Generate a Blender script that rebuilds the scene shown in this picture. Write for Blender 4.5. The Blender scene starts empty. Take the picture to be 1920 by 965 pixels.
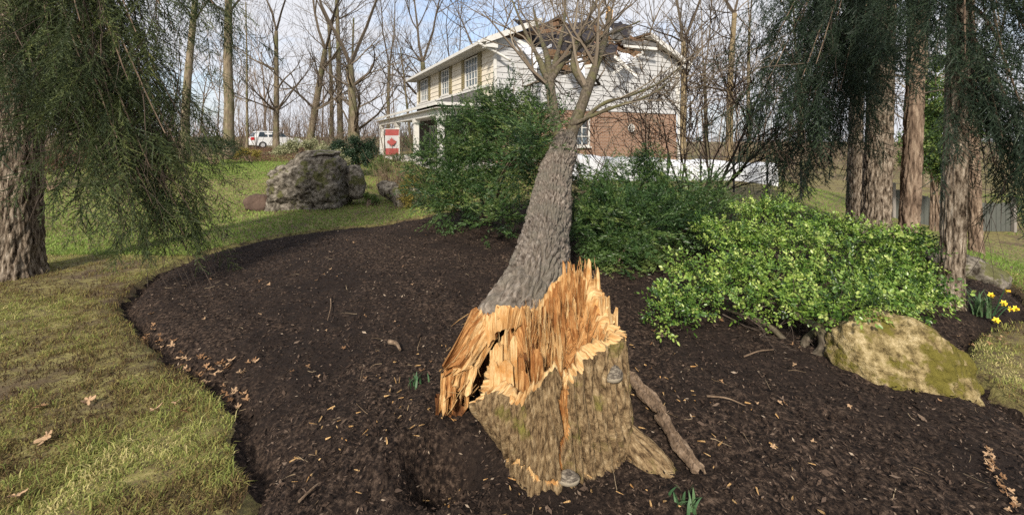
import bpy, math, random
import numpy as np
from mathutils import Vector, Matrix

S = bpy.context.scene
C = S.collection
R_ = math.radians

# ------------------------------------------------------------------ camera, sky, sun, exposure
F_PX, HORIZON, EYE = 800.0, 265.0, 1.6          # focal length and horizon row of the 1920 px wide photograph
cam_d = bpy.data.cameras.new('camera'); cam = bpy.data.objects.new('camera', cam_d); C.objects.link(cam)
cam.location = (0, 0, EYE); cam.rotation_euler = (R_(90), 0, 0)
cam_d.sensor_width = 36; cam_d.lens = 36 * F_PX / 1920
cam_d.shift_y = (HORIZON - 482.5) / 1920
cam_d.clip_start = 0.05; cam_d.clip_end = 2000
S.camera = cam

SUN_EL, SUN_AZ = 36.0, 193.0                    # azimuth clockwise from +Y (away from camera)
world = bpy.data.worlds.new('World'); S.world = world; world.use_nodes = True
wn, wl = world.node_tree.nodes, world.node_tree.links
bg = wn['Background']
sky = wn.new('ShaderNodeTexSky'); sky.sky_type = 'NISHITA'; sky.sun_disc = False
sky.sun_elevation = R_(SUN_EL); sky.sun_rotation = R_(SUN_AZ)
sky.air_density = 1.0; sky.dust_density = 2.0; sky.ozone_density = 2.0
tc = wn.new('ShaderNodeTexCoord'); mp = wn.new('ShaderNodeMapping'); mp.inputs['Scale'].default_value = (1.6, 1.6, 4.2)
mp.inputs['Location'].default_value = (0.3, 0.1, 0.42)
nz = wn.new('ShaderNodeTexNoise'); nz.inputs['Scale'].default_value = 1.7; nz.inputs['Detail'].default_value = 7; nz.inputs['Roughness'].default_value = .58
rp = wn.new('ShaderNodeValToRGB'); rp.color_ramp.elements[0].position = .27; rp.color_ramp.elements[1].position = .52
mx = wn.new('ShaderNodeMixRGB'); mx.inputs[2].default_value = (3.7, 3.76, 4.0, 1)   # bright thin cloud, same units as the sky
wl.new(tc.outputs['Generated'], mp.inputs[0]); wl.new(mp.outputs[0], nz.inputs['Vector']); wl.new(nz.outputs['Fac'], rp.inputs[0])
wl.new(rp.outputs[0], mx.inputs[0]); wl.new(sky.outputs[0], mx.inputs[1]); wl.new(mx.outputs[0], bg.inputs['Color'])
bg.inputs['Strength'].default_value = 0.125

sun_d = bpy.data.lights.new('sun', 'SUN'); sun = bpy.data.objects.new('sun', sun_d); C.objects.link(sun)
sun_d.energy = 3.3; sun_d.angle = R_(6); sun_d.color = (1.0, .91, .78)
_a, _e = R_(SUN_AZ), R_(SUN_EL)
sun_dir = Vector((math.sin(_a) * math.cos(_e), math.cos(_a) * math.cos(_e), math.sin(_e)))
sun.rotation_euler = sun_dir.to_track_quat('Z', 'Y').to_euler()

S.view_settings.view_transform = 'Standard'; S.view_settings.look = 'None'
S.view_settings.gamma = 1; S.view_settings.use_curve_mapping = False
S.view_settings.exposure = 0.9
S.cycles.max_bounces = 5; S.cycles.diffuse_bounces = 3; S.cycles.glossy_bounces = 2; S.cycles.transmission_bounces = 3
S.cycles.use_denoising = False

# ------------------------------------------------------------------ maths helpers
rng = np.random.default_rng(11)

def at(px, py, d):
    """World point seen at a photograph pixel, at a chosen real distance d along the view."""
    return np.array([(px - 960) / F_PX * d, d, EYE - (py - HORIZON) / F_PX * d])

def sm(a, b, x):
    t = np.clip((np.asarray(x, float) - a) / (b - a), 0, 1); return t * t * (3 - 2 * t)

_perm = np.random.default_rng(5).permutation(256); _perm = np.concatenate([_perm, _perm, _perm])
_g = np.random.default_rng(6).normal(size=(256, 3)); _g /= np.linalg.norm(_g, axis=1)[:, None]
def pn(p, s=1.0, off=0.0):
    """gradient noise of points (n,3), about -0.7..0.7"""
    p = np.asarray(p, float) * s + off
    i = np.floor(p).astype(int); f = p - i; u = f * f * f * (f * (f * 6 - 15) + 10); i &= 255
    out = 0
    for dx in (0, 1):
        wx = u[:, 0] if dx else 1 - u[:, 0]
        for dy in (0, 1):
            wy = u[:, 1] if dy else 1 - u[:, 1]
            for dz in (0, 1):
                wz = u[:, 2] if dz else 1 - u[:, 2]
                h = _perm[_perm[_perm[(i[:, 0] + dx) & 255] + ((i[:, 1] + dy) & 255)] + ((i[:, 2] + dz) & 255)]
                out = out + wx * wy * wz * ((f - (dx, dy, dz)) * _g[h]).sum(1)
    return out
def fbm(p, s=1.0, octv=4, off=0.0, gain=.5):
    v, a = 0, 1.0
    for k in range(octv): v = v + a * pn(p, s, off + 17.3 * k); s *= 2.03; a *= gain
    return v

# ------------------------------------------------------------------ object helpers
def mk(name, V, F, mat, parent=None, uv=None, var=None, smooth=False, midx=None, kind=None, label=None):
    """ONE mesh object from vertices (n,3) and a list of (k,3)/(k,4) index arrays."""
    V = np.asarray(V, np.float32); F = [np.asarray(f, np.int32) for f in (F if isinstance(F, (list, tuple)) else [F]) if len(f)]
    me = bpy.data.meshes.new(name)
    idx = np.concatenate([f.ravel() for f in F]); tot = np.concatenate([np.full(len(f), f.shape[1], np.int32) for f in F])
    me.vertices.add(len(V)); me.vertices.foreach_set('co', V.ravel())
    me.loops.add(len(idx)); me.loops.foreach_set('vertex_index', idx)
    me.polygons.add(len(tot)); st = np.zeros(len(tot), np.int32); st[1:] = np.cumsum(tot)[:-1]
    me.polygons.foreach_set('loop_start', st); me.polygons.foreach_set('loop_total', tot)
    me.polygons.foreach_set('use_smooth', np.full(len(tot), bool(smooth)))
    for m in (mat if isinstance(mat, (list, tuple)) else [mat]): me.materials.append(m)
    if midx is not None: me.polygons.foreach_set('material_index', np.asarray(midx, np.int32))
    me.update(calc_edges=True)
    if uv is not None:
        l = me.uv_layers.new(name='UVMap'); l.data.foreach_set('uv', np.asarray(uv, np.float32).ravel())
    if var is not None:
        a = me.attributes.new('var', 'FLOAT', 'POINT'); a.data.foreach_set('value', np.asarray(var, np.float32))
    o = bpy.data.objects.new(name, me); C.objects.link(o)
    if parent is not None: o.parent = parent
    if kind: o['kind'] = kind
    if label: o['label'] = label
    return o

def tag(o, label=None, cat=None, group=None, kind=None):
    for k, v in (('label', label), ('category', cat), ('group', group), ('kind', kind)):
        if v: o[k] = v
    return o

def thing(name, label, cat, loc=(0, 0, 0), rz=0.0, group=None):
    o = bpy.data.objects.new(name, None); C.objects.link(o); o.empty_display_size = .1
    o.location = [float(c) for c in loc]; o.rotation_euler = (0, 0, rz)
    return tag(o, label, cat, group)

def copy_tree(o, loc, rz=0, scale=1.0, label=None):
    c = o.copy(); C.objects.link(c); c.location = loc; c.rotation_euler = (0, 0, rz)
    c.scale = scale if isinstance(scale, tuple) else (scale,) * 3
    if label: c['label'] = label
    for ch in o.children:
        d = ch.copy(); C.objects.link(d); d.parent = c
        for g in ch.children:
            e = g.copy(); C.objects.link(e); e.parent = d
    return c

class Mesh:
    """collects pieces that belong to one part"""
    def __init__(s): s.V, s.F, s.n, s.var = [], [], 0, []
    def add(s, V, F, var=None):
        V = np.asarray(V, float); F = F if isinstance(F, (list, tuple)) else [F]
        for f in F: s.F.append(np.asarray(f, np.int64) + s.n)
        s.V.append(V); s.n += len(V); s.var.append(np.full(len(V), .5) if var is None else np.broadcast_to(np.asarray(var, float), (len(V),)))
        return s
    def build(s, name, mat, parent=None, **k):
        tri = [f for f in s.F if f.shape[1] == 3]; qd = [f for f in s.F if f.shape[1] == 4]
        F = ([np.concatenate(tri)] if tri else []) + ([np.concatenate(qd)] if qd else [])
        return mk(name, np.concatenate(s.V), F, mat, parent, var=np.concatenate(s.var), **k)

BOXF = np.array([[0, 3, 2, 1], [4, 5, 6, 7], [0, 1, 5, 4], [1, 2, 6, 5], [2, 3, 7, 6], [3, 0, 4, 7]])
def box(x0, x1, y0, y1, z0, z1):
    return np.array([[x0, y0, z0], [x1, y0, z0], [x1, y1, z0], [x0, y1, z0], [x0, y0, z1], [x1, y0, z1], [x1, y1, z1], [x0, y1, z1]], float), BOXF
def beam(a, b, w, h, up=(0, 0, 1)):
    """box bar from a to b, w wide, h high"""
    a, b = np.asarray(a, float), np.asarray(b, float); t = b - a; t /= np.linalg.norm(t)
    s = np.cross(t, up); s /= max(np.linalg.norm(s), 1e-9); u = np.cross(s, t)
    V = [p + s * i * w / 2 + u * j * h / 2 for p in (a, b) for i, j in ((-1, -1), (1, -1), (1, 1), (-1, 1))]
    return np.array(V), BOXF
def plate(P, th):
    """a slab: polygon corner points (4,3) thickened along its normal"""
    P = np.asarray(P, float); n = np.cross(P[1] - P[0], P[2] - P[0]); n /= np.linalg.norm(n)
    return np.concatenate([P, P + n * th]), BOXF

def frames(P):
    """parallel-transported side vectors of a polyline (n,3)"""
    P = np.asarray(P, float); T = np.gradient(P, axis=0); T /= np.linalg.norm(T, axis=1)[:, None] + 1e-12
    ref = np.array([1., 0, 0]) if abs(T[0][0]) < .8 else np.array([0, 1., 0])
    A = np.zeros_like(P); a = ref - T[0] * ref.dot(T[0])
    for i in range(len(P)):
        a = a - T[i] * a.dot(T[i]); a /= np.linalg.norm(a); A[i] = a
    return T, A, np.cross(T, A)
def resample(P, n, *extra):
    """smooth Catmull-Rom-like resampling of control points, with matching extra columns"""
    P = np.asarray(P, float); E = [np.asarray(e, float) for e in extra]
    k = len(P); t = np.linspace(0, k - 1, n); i = np.clip(t.astype(int), 0, k - 2); f = t - i
    def cr(A):
        A2 = np.concatenate([[2 * A[0] - A[1]], A, [2 * A[-1] - A[-2]]])
        a, b, c, d = A2[i], A2[i + 1], A2[i + 2], A2[i + 3]; ff = f[:, None] if A.ndim > 1 else f
        return .5 * ((2 * b) + (c - a) * ff + (2 * a - 5 * b + 4 * c - d) * ff ** 2 + (3 * b - a - 3 * c + d) * ff ** 3)
    return (cr(P), *[cr(e) for e in E])
def tube(P, R, k=8, disp=None, cap=True):
    """one limb: vertices, faces, per-loop uv in metres; disp(theta, length, xyz) adds to the radius"""
    P = np.asarray(P, float); R = np.broadcast_to(np.asarray(R, float), (len(P),)); n = len(P)
    T, A, B = frames(P); th = np.linspace(0, 2 * np.pi, k, endpoint=False)
    L = np.concatenate([[0], np.cumsum(np.linalg.norm(np.diff(P, axis=0), axis=1))])
    D = A[:, None] * np.cos(th)[None, :, None] + B[:, None] * np.sin(th)[None, :, None]
    r = np.repeat(R[:, None], k, 1)
    if disp is not None:
        X = P[:, None] + D * r[..., None]
        r = r + disp(np.repeat(th[None], n, 0).ravel(), np.repeat(L[:, None], k, 1).ravel(), X.reshape(-1, 3)).reshape(n, k)
    V = (P[:, None] + D * r[..., None]).reshape(-1, 3)
    i, j = np.meshgrid(np.arange(n - 1), np.arange(k), indexing='ij'); i, j = i.ravel(), j.ravel(); j2 = (j + 1) % k
    F = np.stack([i * k + j, i * k + j2, (i + 1) * k + j2, (i + 1) * k + j], 1)
    c = 2 * np.pi * R.mean() / k
    uv = np.stack([np.stack([j * c, L[i]], 1), np.stack([(j + 1) * c, L[i]], 1), np.stack([(j + 1) * c, L[i + 1]], 1), np.stack([j * c, L[i + 1]], 1)], 1).reshape(-1, 2)
    FF = [F]
    if cap:
        V = np.concatenate([V, P[:1], P[-1:]]); a = np.arange(k); b = (a + 1) % k; m = n * k
        cf = np.concatenate([np.stack([np.full(k, m), b, a], 1), np.stack([np.full(k, m + 1), (n - 1) * k + a, (n - 1) * k + b], 1)])
        FF = [cf, F]; uv = np.concatenate([np.zeros((2 * k * 3, 2)), uv])
    return V, FF, uv
def twigs(P, R, k=3):
    """many thin branches at once: P (m,n,3), R (m,n)"""
    P = np.asarray(P, float); m, n, _ = P.shape
    T = np.gradient(P, axis=1); T /= np.linalg.norm(T, axis=2)[..., None] + 1e-9
    ref = np.array([.31, .52, .21]); A = np.cross(T, ref); A /= np.linalg.norm(A, axis=2)[..., None] + 1e-9; B = np.cross(T, A)
    th = np.arange(k) * 2 * np.pi / k
    V = P[:, :, None] + (A[:, :, None] * np.cos(th)[:, None] + B[:, :, None] * np.sin(th)[:, None]) * R[:, :, None, None]
    b, i, j = np.meshgrid(np.arange(m), np.arange(n - 1), np.arange(k), indexing='ij'); b, i, j = b.ravel() * n * k, i.ravel(), j.ravel(); j2 = (j + 1) % k
    F = np.stack([b + i * k + j, b + i * k + j2, b + (i + 1) * k + j2, b + (i + 1) * k + j], 1)
    return V.reshape(-1, 3), F
def basis(X, roll):
    """rotation matrices (n,3,3) whose first column is X, rolled about it"""
    X = X / (np.linalg.norm(X, axis=1)[:, None] + 1e-9)
    ref = np.where(np.abs(X[:, 2:3]) < .9, np.array([[0, 0, 1.]]), np.array([[1., 0, 0]]))
    Y = np.cross(ref, X); Y /= np.linalg.norm(Y, axis=1)[:, None]; Z = np.cross(X, Y)
    c, s = np.cos(roll)[:, None], np.sin(roll)[:, None]
    return np.stack([X, Y * c + Z * s, Z * c - Y * s], 2)
def scatter(protos, pos, X, roll, sc, var):
    """copies of small shapes (V,F,var) merged into one cloud of leaves"""
    out = Mesh(); pick = rng.integers(0, len(protos), len(pos)); Rm = basis(X, roll)
    for q, (V, F, pv) in enumerate(protos):
        s = np.where(pick == q)[0]
        if not len(s): continue
        W = np.einsum('nij,mj->nmi', Rm[s], V) * sc[s][:, None, None] + pos[s][:, None]
        FF = (np.asarray(F)[None] + (np.arange(len(s)) * len(V))[:, None, None]).reshape(-1, np.asarray(F).shape[1])
        out.add(W.reshape(-1, 3), FF, np.clip(var[s][:, None] + pv[None], 0, 1).ravel())
    return out
def unit(v): v = np.asarray(v, float); return v / (np.linalg.norm(v, axis=-1, keepdims=True) + 1e-9)

# ------------------------------------------------------------------ materials
def ramp(nt, stops):
    r = nt.nodes.new('ShaderNodeValToRGB'); e = r.color_ramp.elements
    while len(e) < len(stops): e.new(.5)
    for el, (p, c) in zip(e, stops): el.position = p; el.color = (*c, 1)
    return r
def M(name, stops, scale=4, coord='Object', stretch=(1, 1, 1), rough=.85, bump=.3, bscale=None, bstretch=None, detail=9, patch=None, pscale=1.0, pthr=(.45, .6),
      attr=False, translucent=0, spec=.3, metallic=0, dist=.01, voronoi=False, nrough=.68):
    """noise-ramped surface; patch = a second colour that shows in large blotches; attr = colour by the per-leaf value"""
    m = bpy.data.materials.new(name); m.use_nodes = True; nt = m.node_tree; N, L = nt.nodes, nt.links
    b = N['Principled BSDF']; b.inputs['Roughness'].default_value = rough; b.inputs['Specular IOR Level'].default_value = spec; b.inputs['Metallic'].default_value = metallic
    t = N.new('ShaderNodeTexCoord')
    def noise(sc, st, det=detail, ro=nrough):
        mpn = N.new('ShaderNodeMapping'); mpn.inputs['Scale'].default_value = st; L.new(t.outputs[coord], mpn.inputs[0])
        n = N.new('ShaderNodeTexNoise'); n.inputs['Scale'].default_value = sc; n.inputs['Detail'].default_value = det; n.inputs['Roughness'].default_value = ro
        L.new(mpn.outputs[0], n.inputs['Vector']); return n
    r = ramp(nt, stops)
    if attr:
        a = N.new('ShaderNodeAttribute'); a.attribute_name = 'var'; L.new(a.outputs['Fac'], r.inputs[0])
    else:
        n = noise(scale, stretch); L.new(n.outputs['Fac'], r.inputs[0])
    col = r.outputs[0]
    if patch is not None:
        pnz = noise(pscale, (1, 1, 1), 4); pr = ramp(nt, [(pthr[0], (0, 0, 0)), (pthr[1], (1, 1, 1))]); L.new(pnz.outputs['Fac'], pr.inputs[0])
        mxn = N.new('ShaderNodeMixRGB'); L.new(pr.outputs[0], mxn.inputs[0]); L.new(col, mxn.inputs[1])
        mul = N.new('ShaderNodeMixRGB'); mul.blend_type = 'MULTIPLY'; mul.inputs[0].default_value = .55; mul.inputs[1].default_value = (*patch, 1)
        n2 = noise(scale * 1.7, stretch); g = ramp(nt, [(.3, (.35, .35, .35)), (.7, (1.4, 1.4, 1.4))]); L.new(n2.outputs['Fac'], g.inputs[0]); L.new(g.outputs[0], mul.inputs[2])
        L.new(mul.outputs[0], mxn.inputs[2]); col = mxn.outputs[0]
    L.new(col, b.inputs['Base Color'])
    if bump:
        if voronoi:
            mpn = N.new('ShaderNodeMapping'); mpn.inputs['Scale'].default_value = bstretch or stretch; L.new(t.outputs[coord], mpn.inputs[0])
            bn = N.new('ShaderNodeTexVoronoi'); bn.inputs['Scale'].default_value = bscale or scale; L.new(mpn.outputs[0], bn.inputs['Vector']); bo = bn.outputs['Distance']
        else:
            bn = noise(bscale or scale * 2, bstretch or stretch, 5, .65); bo = bn.outputs['Fac']
        bp = N.new('ShaderNodeBump'); bp.inputs['Strength'].default_value = bump; bp.inputs['Distance'].default_value = dist; L.new(bo, bp.inputs['Height']); L.new(bp.outputs[0], b.inputs['Normal'])
    if translucent:
        tr = N.new('ShaderNodeBsdfTranslucent'); L.new(col, tr.inputs[0]); ms = N.new('ShaderNodeMixShader'); ms.inputs[0].default_value = translucent
        L.new(b.outputs[0], ms.inputs[1]); L.new(tr.outputs[0], ms.inputs[2]); L.new(ms.outputs[0], N['Material Output'].inputs[0])
    return m
def leaf(name, *cols, rough=.6, tr=.25, spec=.3):
    k = len(cols) - 1; return M(name, [(i / k, c) for i, c in enumerate(cols)], attr=True, bump=0, translucent=tr, rough=rough, spec=spec)
def plain(name, c, rough=.6, spec=.4, var=.12, scale=6, **k):
    c = np.array(c); return M(name, [(.3, tuple(c * (1 - var))), (.7, tuple(np.clip(c * (1 + var), 0, 1)))], scale, rough=rough, spec=spec, bump=k.pop('bump', .05), **k)

MT = dict(
    lawn=M('lawn_soil', [(.36, (.055, .038, .020)), (.45, (.12, .095, .04)), (.56, (.19, .168, .055)), (.68, (.27, .225, .10))], 14, bump=.5, bscale=60, dist=.02, patch=(.10, .07, .038), pscale=1.3, pthr=(.5, .62)),
    mulch=M('mulch', [(.36, (.005, .0035, .003)), (.45, (.015, .0098, .0078)), (.54, (.038, .0255, .0185)), (.64, (.10, .069, .050))], 38, bump=.9, bscale=55, dist=.02, patch=(.019, .013, .0105), pscale=.8, pthr=(.46, .60), rough=.95, spec=.15),
    chip=leaf('mulch_chips', (.004, .003, .003), (.017, .0115, .009), (.046, .031, .023), (.095, .066, .049), (.34, .27, .20), rough=.95, tr=0, spec=.1),
    grass=leaf('grass_blades', (.055, .034, .020), (.16, .11, .052), (.27, .23, .08), (.20, .245, .064), (.32, .335, .10), (.56, .48, .23), rough=.8, tr=.3, spec=.15),
    farlawn=leaf('far_lawn_blades', (.10, .09, .034), (.16, .19, .05), (.18, .27, .06), (.25, .34, .085), (.40, .42, .16), rough=.8, tr=.3, spec=.15),
    freshgrass=leaf('fresh_grass', (.09, .16, .03), (.15, .24, .045), (.23, .31, .07), rough=.75, tr=.3, spec=.2),
    stumpbark=M('stump_bark', [(.36, (.035, .022, .012)), (.45, (.125, .083, .044)), (.55, (.225, .158, .085)), (.68, (.36, .275, .165))], 60, 'UV', (1.1, .30, 1), bump=1, bscale=90, bstretch=(1.2, .4, 1), dist=.012, patch=(.15, .135, .035), pscale=4.5, pthr=(.55, .68), rough=.95, spec=.1),
    trunkbark=M('fallen_trunk_bark', [(.36, (.03, .022, .017)), (.45, (.105, .085, .068)), (.55, (.19, .16, .132)), (.68, (.33, .29, .245))], 42, 'UV', (1, .30, 1), bump=1, bscale=55, bstretch=(1.2, .35, 1), dist=.015, patch=(.14, .125, .10), pscale=3, rough=.95, spec=.1),
    limbbark=M('limb_bark', [(.35, (.032, .025, .018)), (.5, (.078, .064, .046)), (.65, (.135, .113, .084))], 26, 'UV', (1.5, .5, 1), bump=.4, bscale=16, dist=.01, patch=(.10, .095, .042), pscale=2, rough=.9, spec=.15),
    twig=leaf('twig_bark', (.06, .046, .034), (.125, .10, .074), (.21, .175, .13), rough=.9, tr=0, spec=.1),
    brushtwig=leaf('brush_twig_bark', (.10, .073, .054), (.18, .138, .105), (.27, .215, .168), rough=.9, tr=0, spec=.1),
    darktwig=leaf('dark_twig_bark', (.018, .012, .010), (.035, .025, .019), (.06, .045, .035), rough=.9, tr=0, spec=.1),
    deadtwig=leaf('dead_spruce_twig', (.035, .027, .022), (.07, .055, .045), (.13, .10, .08), rough=.95, tr=0, spec=.1),
    torn=M('torn_wood', [(.32, (.05, .017, .007)), (.41, (.20, .080, .025)), (.50, (.36, .175, .060)), (.60, (.48, .28, .115)), (.74, (.60, .43, .23))], 9, 'UV', (9, .8, 1), bump=1, bscale=16, bstretch=(10, .5, 1), dist=.01, patch=(.24, .095, .028), pscale=7, pthr=(.48, .66), rough=.85, spec=.15),
    tornpale=M('pale_sapwood', [(.32, (.13, .055, .018)), (.41, (.35, .19, .07)), (.52, (.52, .34, .155)), (.66, (.62, .46, .25)), (.8, (.70, .57, .36))], 10, 'UV', (8, .8, 1), bump=.9, bscale=20, bstretch=(9, .5, 1), dist=.008, patch=(.42, .20, .06), pscale=8, pthr=(.5, .68), rough=.85, spec=.15),
    torny=M('torn_wood_lengthwise', [(.32, (.05, .017, .007)), (.41, (.20, .080, .025)), (.50, (.36, .175, .060)), (.60, (.48, .28, .115)), (.74, (.60, .43, .23))], 9, 'UV', (9, .8, 1), bump=1, bscale=16, bstretch=(10, .5, 1), dist=.01, patch=(.24, .095, .028), pscale=7, pthr=(.48, .66), rough=.85, spec=.15),
    paley=M('pale_sapwood_lengthwise', [(.32, (.13, .055, .018)), (.41, (.35, .19, .07)), (.52, (.52, .34, .155)), (.66, (.62, .46, .25)), (.8, (.70, .57, .36))], 10, 'UV', (8, .8, 1), bump=.9, bscale=20, bstretch=(9, .5, 1), dist=.008, patch=(.40, .19, .055), pscale=8, pthr=(.48, .68), rough=.85, spec=.15),
    rot=M('rotten_wood', [(.35, (.035, .016, .009)), (.5, (.13, .055, .022)), (.65, (.30, .13, .045))], 18, 'Object', (2, 2, .6), bump=.8, bscale=30, dist=.01, rough=.95, spec=.1),
    fungus=M('bracket_fungus', [(.38, (.035, .028, .022)), (.5, (.10, .083, .064)), (.62, (.22, .19, .145))], 45, 'Object', (1, 1, 3), bump=.4, bscale=25, rough=.9),
    fungusrim=plain('fungus_rim', (.27, .23, .17), .85),
    looseb=M('loose_bark', [(.3, (.06, .042, .03)), (.5, (.15, .105, .07)), (.7, (.27, .20, .14))], 20, 'Object', (1, 1, 1), bump=.8, bscale=30, dist=.012, rough=.95, spec=.1),
    sprucebark=M('spruce_bark', [(.39, (.022, .015, .010)), (.46, (.11, .085, .062)), (.54, (.22, .178, .135)), (.66, (.40, .345, .28))], 24, 'UV', (1.5, .28, 1), bump=1, bscale=34, bstretch=(1.6, .3, 1), dist=.025, rough=.95, spec=.1),
    redbark=M('red_brown_bark', [(.36, (.04, .027, .019)), (.5, (.17, .122, .088)), (.66, (.32, .25, .185))], 12, 'UV', (1.6, .28, 1), bump=.9, bscale=18, bstretch=(2, .3, 1), dist=.02, rough=.95, spec=.1),
    farbark=M('wood_bark', [(.32, (.08, .062, .044)), (.5, (.18, .145, .10)), (.68, (.28, .235, .17))], 6, 'UV', (2, .35, 1), bump=.6, bscale=9, dist=.02, patch=(.13, .13, .065), pscale=.7, rough=.95, spec=.1),
    ochrebark=M('ochre_bark', [(.3, (.11, .08, .046)), (.5, (.20, .155, .092)), (.7, (.30, .245, .155))], 5, 'UV', (2, .35, 1), bump=.6, bscale=9, dist=.02, rough=.95, spec=.1),
    spruce=leaf('spruce_needles', (.016, .026, .014), (.036, .054, .024), (.066, .090, .033), (.11, .135, .042), (.18, .19, .06), rough=.55, tr=.2),
    spruceblue=leaf('dark_spruce_needles', (.011, .020, .013), (.023, .041, .024), (.043, .068, .034), (.08, .105, .045), rough=.55, tr=.2),
    yew=leaf('yew_needles', (.007, .018, .008), (.018, .045, .014), (.040, .085, .022), (.085, .14, .035), (.17, .21, .06), rough=.45, tr=.2, spec=.45),
    euon=leaf('euonymus_leaves', (.018, .046, .009), (.058, .125, .018), (.13, .22, .034), (.22, .315, .058), (.38, .45, .13), rough=.4, tr=.14, spec=.5),
    hedge=leaf('hedge_leaves', (.010, .024, .012), (.022, .045, .02), (.04, .07, .03), rough=.5, tr=.2),
    pale=leaf('variegated_leaves', (.12, .14, .06), (.27, .28, .15), (.46, .44, .28), rough=.6, tr=.25),
    cedar=leaf('cedar_leaves', (.022, .05, .014), (.055, .10, .024), (.11, .165, .035), (.19, .22, .06), rough=.55, tr=.25),
    yellowshrub=leaf('yellow_shrub_leaves', (.14, .12, .03), (.27, .22, .045), (.38, .31, .08), rough=.7, tr=.25),
    drystalk=leaf('dry_stalks', (.12, .08, .045), (.23, .165, .10), (.36, .28, .18), rough=.9, tr=.1),
    daffleaf=leaf('daffodil_leaves', (.035, .085, .035), (.07, .14, .06), (.13, .20, .09), rough=.5, tr=.25),
    daff=plain('daffodil_yellow', (.85, .66, .04), .6),
    daffcup=plain('daffodil_cup', (.86, .48, .02), .6),
    deadleaf=leaf('dead_leaf', (.10, .05, .024), (.24, .135, .068), (.36, .225, .125), (.48, .345, .22), rough=.8, tr=.15, spec=.2),
    brownlitter=leaf('leaf_litter', (.07, .04, .028), (.14, .08, .055), (.23, .14, .10), rough=.9, tr=.1, spec=.1),
    mossrock=M('mossy_boulder', [(.36, (.075, .055, .024)), (.45, (.20, .152, .068)), (.54, (.32, .25, .125)), (.66, (.48, .39, .225))], 17, bump=1, bscale=36, dist=.03, patch=(.13, .112, .024), pscale=3.6, pthr=(.47, .54), nrough=.7, rough=.95, spec=.15),
    greyrock=M('grey_boulder', [(.38, (.028, .022, .016)), (.46, (.10, .088, .07)), (.54, (.18, .158, .128)), (.66, (.31, .28, .235))], 8, bump=1, bscale=16, dist=.05, patch=(.105, .105, .045), pscale=2.4, pthr=(.54, .59), rough=.95, spec=.15),
    siding=M('white_siding', [(.3, (.40, .40, .40)), (.7, (.49, .49, .49))], 1.5, bump=.05, rough=.6),
    cream=M('cream_siding', [(.3, (.55, .50, .41)), (.7, (.64, .585, .485))], 1.5, bump=.05, rough=.6),
    trim=plain('white_trim', (.56, .55, .52), .5), soffit=plain('soffit', (.52, .50, .46), .6),
    shingle=M('grey_shingle', [(.3, (.05, .048, .045)), (.7, (.13, .125, .12))], 9, bump=.5, bscale=24, rough=.95),
    tarpaper=plain('tar_paper', (.022, .02, .026), .85), dark=plain('painted_porch_shade', (.05, .045, .043), .8),  # dark: porch shade put into the colour of the wall and door
    plywood=M('torn_plywood', [(.3, (.09, .05, .028)), (.7, (.19, .115, .06))], 6, bump=.3, rough=.9), rafter=plain('rafter_wood', (.16, .095, .055), .9),
    pink=plain('insulation', (.30, .17, .12), .95), membrane=plain('house_wrap', (.62, .65, .72), .5),
    shutter=plain('olive_shutter', (.20, .165, .085), .6), glass=plain('window_glass', (.10, .13, .15), .06, spec=.9, var=.2, bump=0), curtain=plain('curtain_white', (.6, .6, .58), .9),
    red=plain('flag_red', (.25, .05, .045), .8), white=plain('flag_white', (.36, .35, .35), .8),
    carpaint=plain('car_white', (.72, .73, .75), .25, spec=.6), carglass=plain('car_glass', (.03, .045, .06), .08, spec=.8, bump=0), tyre=plain('tyre_rubber', (.02, .02, .02), .9), rim=plain('wheel_rim', (.45, .45, .47), .35), tail=plain('tail_light_red', (.5, .02, .02), .3),
    tarp=plain('white_tarp', (.60, .62, .65), .55, bump=.3, scale=2), wire=plain('fence_wire', (.03, .03, .03), .6), post=plain('fence_post', (.22, .20, .18), .8), fencegrey=plain('grey_fence', (.075, .08, .07), .85),
    soilheap=M('brown_soil', [(.3, (.05, .032, .024)), (.7, (.12, .08, .06))], 5, bump=.8, bscale=20, dist=.03, rough=.95),
)
# brick: courses drawn by the material, too fine to build at this distance
mb = bpy.data.materials.new('brick_wall'); mb.use_nodes = True; _n, _l = mb.node_tree.nodes, mb.node_tree.links
_t = _n.new('ShaderNodeTexCoord'); _m = _n.new('ShaderNodeMapping'); _m.inputs['Rotation'].default_value = (R_(90), 0, 0)
_b = _n.new('ShaderNodeTexBrick'); _b.inputs['Scale'].default_value = 1; _b.inputs['Brick Width'].default_value = .23; _b.inputs['Row Height'].default_value = .075; _b.inputs['Mortar Size'].default_value = .008
_b.inputs['Color1'].default_value = (.17, .085, .048, 1); _b.inputs['Color2'].default_value = (.25, .135, .078, 1); _b.inputs['Mortar'].default_value = (.30, .26, .22, 1)
_l.new(_t.outputs['Object'], _m.inputs[0]); _l.new(_m.outputs[0], _b.inputs['Vector']); _l.new(_b.outputs['Color'], _n['Principled BSDF'].inputs['Base Color']); _n['Principled BSDF'].inputs['Roughness'].default_value = .9
MT['brick'] = mb
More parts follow.
